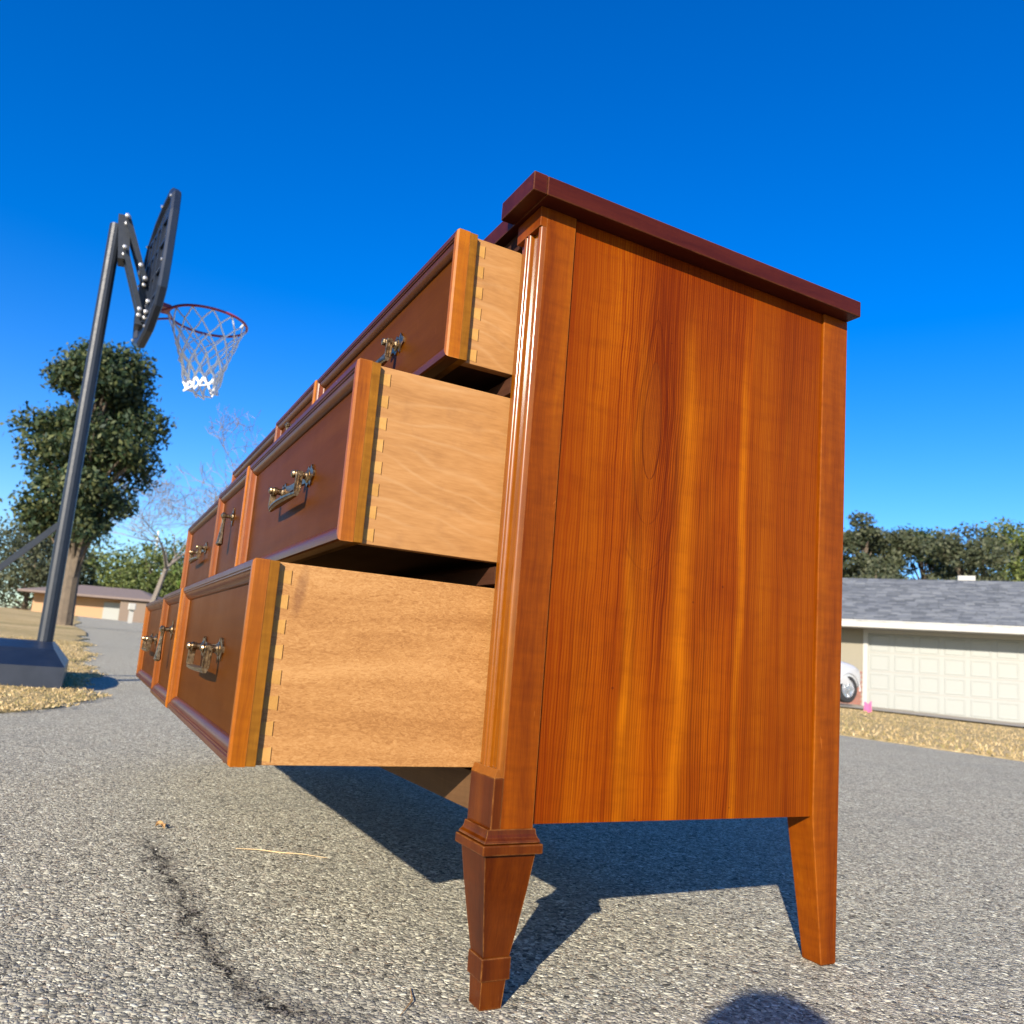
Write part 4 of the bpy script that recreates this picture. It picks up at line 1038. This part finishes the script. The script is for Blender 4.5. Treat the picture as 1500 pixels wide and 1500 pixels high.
# pink lawn marker
pk = at(1273, 1047, 13.0); pz = gz(pk.x, pk.y)
t = empty('lawn_marker', (pk.x, pk.y, pz)); t.scale = (.8, .8, .9); tag(t, 'small bright pink marker flag standing in the dry lawn before the garage', 'marker flag')
obj('wire', tube([(0, .01, 0), (.01, .01, .16), (0, .01, .24)], .0015, 5), M['black_steel'], t)
bm = bmesh.new(); g = []
for i in range(6):
    for j in range(5):
        g.append(bm.verts.new((-.07+i*.028*RT.x*1.0+.0*j, -.05+i*.028*RT.y, .10+j*.038+.018*math.sin(i*1.7)+.012*math.sin(j*2.2+i))))
for i in range(5):
    for j in range(4): bm.faces.new((g[i*5+j], g[(i+1)*5+j], g[(i+1)*5+j+1], g[i*5+j+1]))
o_ = obj('flag', bm, M['pink'], t); sd = o_.modifiers.new('s', 'SOLIDIFY'); sd.thickness = .004

# ------------------------------------------------------------------ small litter on the asphalt
tw = tube([(-.639, -.106, .0012), (-.622, -.075, .0022), (-.603, -.047, .0014), (-.585, -.018, .0022), (-.56, .015, .0010)], [.0004, .0008, .0009, .0007, .0003], 5)
tag(obj('dry_needle', tw, M['straw']), 'long pale dry pine needle lying on the asphalt left of the shadow', 'pine needle')
tw = tube([(-.075, -.035, .001), (-.045, -.045, .003), (-.02, -.066, .002)], [.0004, .0008, .0003], 5)
tag(obj('dry_twig', tw, M['dry_leaf']), 'short curved brown twig near the bottom end of the crack', 'twig')
def leaf(x, y, s, a, label):
    bm = bmesh.new(); n = 8; L = [] ; Rr = []
    mid = [bm.verts.new((x+math.cos(a)*s*(t-.5), y+math.sin(a)*s*(t-.5), .0012+.2*s*math.sin(t*3.1))) for t in np.linspace(0, 1, n)]
    for sg in (-1, 1):
        ed = [bm.verts.new((x+math.cos(a)*s*(t-.5)-math.sin(a)*sg*s*.28*math.sin(math.pi*t)**.8*(1+.25*math.sin(t*17)), y+math.sin(a)*s*(t-.5)+math.cos(a)*sg*s*.28*math.sin(math.pi*t)**.8, .0015+.32*s*abs(math.sin(t*4+sg)))) for t in np.linspace(0.02, .98, n)]
        for i in range(n-1):
            bm.faces.new((mid[i], mid[i+1], ed[i+1], ed[i]) if sg > 0 else (mid[i+1], mid[i], ed[i], ed[i+1]))
    o = obj('dry_leaf', bm, M['dry_leaf']); m_ = o.modifiers.new('s', 'SOLIDIFY'); m_.thickness = .0004
    return tag(o, label, 'leaf')
leaf(-.798, -.200, .026, .4, 'small curled brown leaf on the asphalt above the crack')

# ------------------------------------------------------------------ PHOTOGRAPHER (behind the camera; the head's shadow reaches the picture)
def wt(w_, t_, z): return Vector(((t_-w_)/math.sqrt(2), (t_+w_)/math.sqrt(2), z))
per = empty('person', wt(-1.62, .24, 0)); tag(per, 'person in navy shirt and jeans crouching low to photograph the dresser with a phone', 'person')
PO = -wt(-1.62, .24, 0)
def skin(name, verts, edges, radii, mat, parent, root=0, sub=2):
    me = bpy.data.meshes.new(name); me.from_pydata([tuple(v) for v in verts], edges, []); me.update()
    o = bpy.data.objects.new(name, me); C.objects.link(o)
    md = o.modifiers.new('skin', 'SKIN'); md.use_smooth_shade = True
    for i, r in enumerate(radii):
        sv_ = me.skin_vertices[0].data[i]; sv_.radius = (r, r) if not hasattr(r, '__len__') else r; sv_.use_root = i == root
    sb_ = o.modifiers.new('sub', 'SUBSURF'); sb_.levels = sub; sb_.render_levels = sub
    bpy.context.view_layer.update()
    m2 = bpy.data.meshes.new_from_object(o.evaluated_get(bpy.context.evaluated_depsgraph_get()))
    o.modifiers.clear(); o.data = m2; m2.materials.clear(); m2.materials.append(mat); o.parent = parent
    for p in m2.polygons: p.use_smooth = True
    return o
q = lambda w_, t_, z: wt(w_, t_, z)+PO
hd_c = q(-1.19, .262, .447)
Vb = [q(-1.72, .24, .24), q(-1.62, .24, .30), q(-1.48, .24, .355), q(-1.36, .24, .385), q(-1.28, .24, .40), q(-1.225, .24, .43),
      q(-1.36, .40, .37), q(-1.18, .46, .24), q(-.97, .33, .265), q(-1.36, .08, .37), q(-1.18, .02, .24), q(-.97, .15, .265),
      q(-1.73, .34, .22), q(-1.42, .43, .10), q(-1.80, .44, .07), q(-1.93, .44, .05), q(-1.73, .14, .22), q(-1.42, .05, .10), q(-1.80, .04, .07), q(-1.93, .04, .05)]
Eb = [(0, 1), (1, 2), (2, 3), (3, 4), (4, 5), (3, 6), (6, 7), (7, 8), (3, 9), (9, 10), (10, 11), (0, 12), (12, 13), (13, 14), (14, 15), (0, 16), (16, 17), (17, 18), (18, 19)]
Rb = [.14, .13, .14, .12, .055, .05, .06, .045, .030, .06, .045, .030, .09, .06, .045, .03, .09, .06, .045, .03]
skin('body', Vb, Eb, Rb, M['shirt'], per)
# jeans over the legs
for a in (12, 16):
    skin('trousers', [Vb[0], Vb[a], Vb[a+1], Vb[a+2]], [(0, 1), (1, 2), (2, 3)], [.13, .100, .070, .055], M['jeans'], per)
    skin('shoe', [Vb[a+2]+Vector((0, 0, -.01)), Vb[a+3], Vb[a+3]+(Vb[a+3]-Vb[a+2])*.5+Vector((0, 0, -.005))], [(0, 1), (1, 2)], [.045, .042, .035], M['shoe'], per)
# head
fd = Vector((-1, 1, 0)).normalized(); sd_ = Vector((1, 1, 0)).normalized()
bm = bmesh.new(); bmesh.ops.create_uvsphere(bm, u_segments=28, v_segments=20, radius=1)
for v in bm.verts:
    c = v.co.copy(); f = c.y; wid = .074*(1-.18*max(0, -c.z)); dep = .095; hgt = .115
    jaw = max(0, -c.z-.2)
    loc_ = Vector((c.x*wid*(1-.35*jaw), c.y*dep*(1-.15*jaw)+.012*jaw, c.z*hgt))
    if abs(c.x) < .22 and f > .85: loc_.y += .022*math.exp(-((c.z+.12)/.16)**2)*math.exp(-(c.x/.12)**2)      # nose
    if f > .6: loc_.y -= .010*math.exp(-((c.z-.08)/.10)**2)*math.exp(-((abs(c.x)-.36)/.16)**2)              # eye sockets
    v.co = hd_c + sd_*loc_.x + fd*loc_.y + Vector((0, 0, loc_.z))
head = obj('head', bm, M['skin'], per, True)
bm = bmesh.new(); bmesh.ops.create_uvsphere(bm, u_segments=28, v_segments=20, radius=1)
for v in bm.verts:
    c = v.co.copy(); k = 1.0
    if c.y > .45 and c.z < .45: k = .80
    n_ = 1+.03*math.sin(c.x*19)*math.sin(c.y*15+c.z*9)
    v.co = hd_c + (sd_*c.x*.083*n_ + fd*(c.y*.104-.008)*n_ + Vector((0, 0, c.z*.115*n_+.012)))*k
obj('hair', bm, M['hair'], head, True)
for s_ in (-1, 1):
    e = hd_c+sd_*s_*.030+fd*.086+Vector((0, 0, .008))
    obj('eye', lathe([(.001, -.010), (.010, -.006), (.011, 0), (.008, .006), (.001, .009)], Matrix.Translation(e) @ fd.to_track_quat('Z', 'Y').to_matrix().to_4x4(), 12), M['fascia'], head, True)
    e = hd_c+sd_*s_*.074+Vector((0, 0, -.002))
    obj('ear', lathe([(.004, -.008), (.022, -.004), (.026, 0), (.016, .005), (.004, .004)], Matrix.Translation(e) @ sd_.to_track_quat('Z', 'Y').to_matrix().to_4x4(), 12), M['skin'], head, True)
obj('mouth', box(-.020, .020, -.003, .003, -.004, .004, .002), plain('lip', (.40, .16, .13), .5), head).matrix_world = Matrix.Translation(hd_c+fd*.088+Vector((0, 0, -.060))) @ Matrix.Rotation(math.atan2(sd_.y, sd_.x), 4, 'Z')
# phone sits just behind the lens point, parallel to the picture plane
ph = empty('smartphone', CAM - fwd*.012); tag(ph, 'black smartphone held upright in both hands of the crouching person', 'phone')
Mp = Matrix((RT, UP, -fwd)).transposed().to_4x4()
ph.rotation_euler = Mp.to_euler()
obj('phone_body', box(-.018, .058, -.125, .025, .004, .012, .003), M['phone'], ph)
obj('camera_bump', box(-.012, .022, -.020, .020, .0005, .0038, .001), M['phone'], ph)
# two gripping hands
for s_, widx in ((1, 8), (-1, 11)):
    wr = Vb[widx]
    pc = CAM - fwd*.030 + RT*(.020+s_*.058) - UP*.070 + PO
    palm = [wr, wr*.4+pc*.6, pc]
    V_ = list(palm); E_ = [(0, 1), (1, 2)]; R_ = [.026, .030, .030]
    skin('hand', V_+[pc+UP*.028], E_+[(2, 3)], R_+[.022], M['skin'], per, 0, 1)
    for k, ln in enumerate((.062, .070, .066, .052)):
        b0 = pc + UP*(.026-.019*k) + fwd*.004
        edge = CAM - fwd*.012 + PO + RT*(.020+s_*.047) + UP*(-.040-.019*k)
        tip = edge - RT*s_*ln*.38 + fwd*.006
        kn = edge + RT*s_*.004 + fwd*.004
        skin('finger', [b0, (b0+kn)/2, kn, tip], [(0, 1), (1, 2), (2, 3)], [.0095, .0088, .0080, .0068], M['skin'], per, 0, 1)
    th0 = pc - RT*s_*.01 - fwd*.012; th1 = CAM - fwd*.034 + PO + RT*(.020+s_*.030) - UP*.060; th2 = th1 - RT*s_*.014 + UP*.014
    skin('thumb', [th0, th1, th2], [(0, 1), (1, 2)], [.0120, .0100, .0082], M['skin'], per, 0, 1)
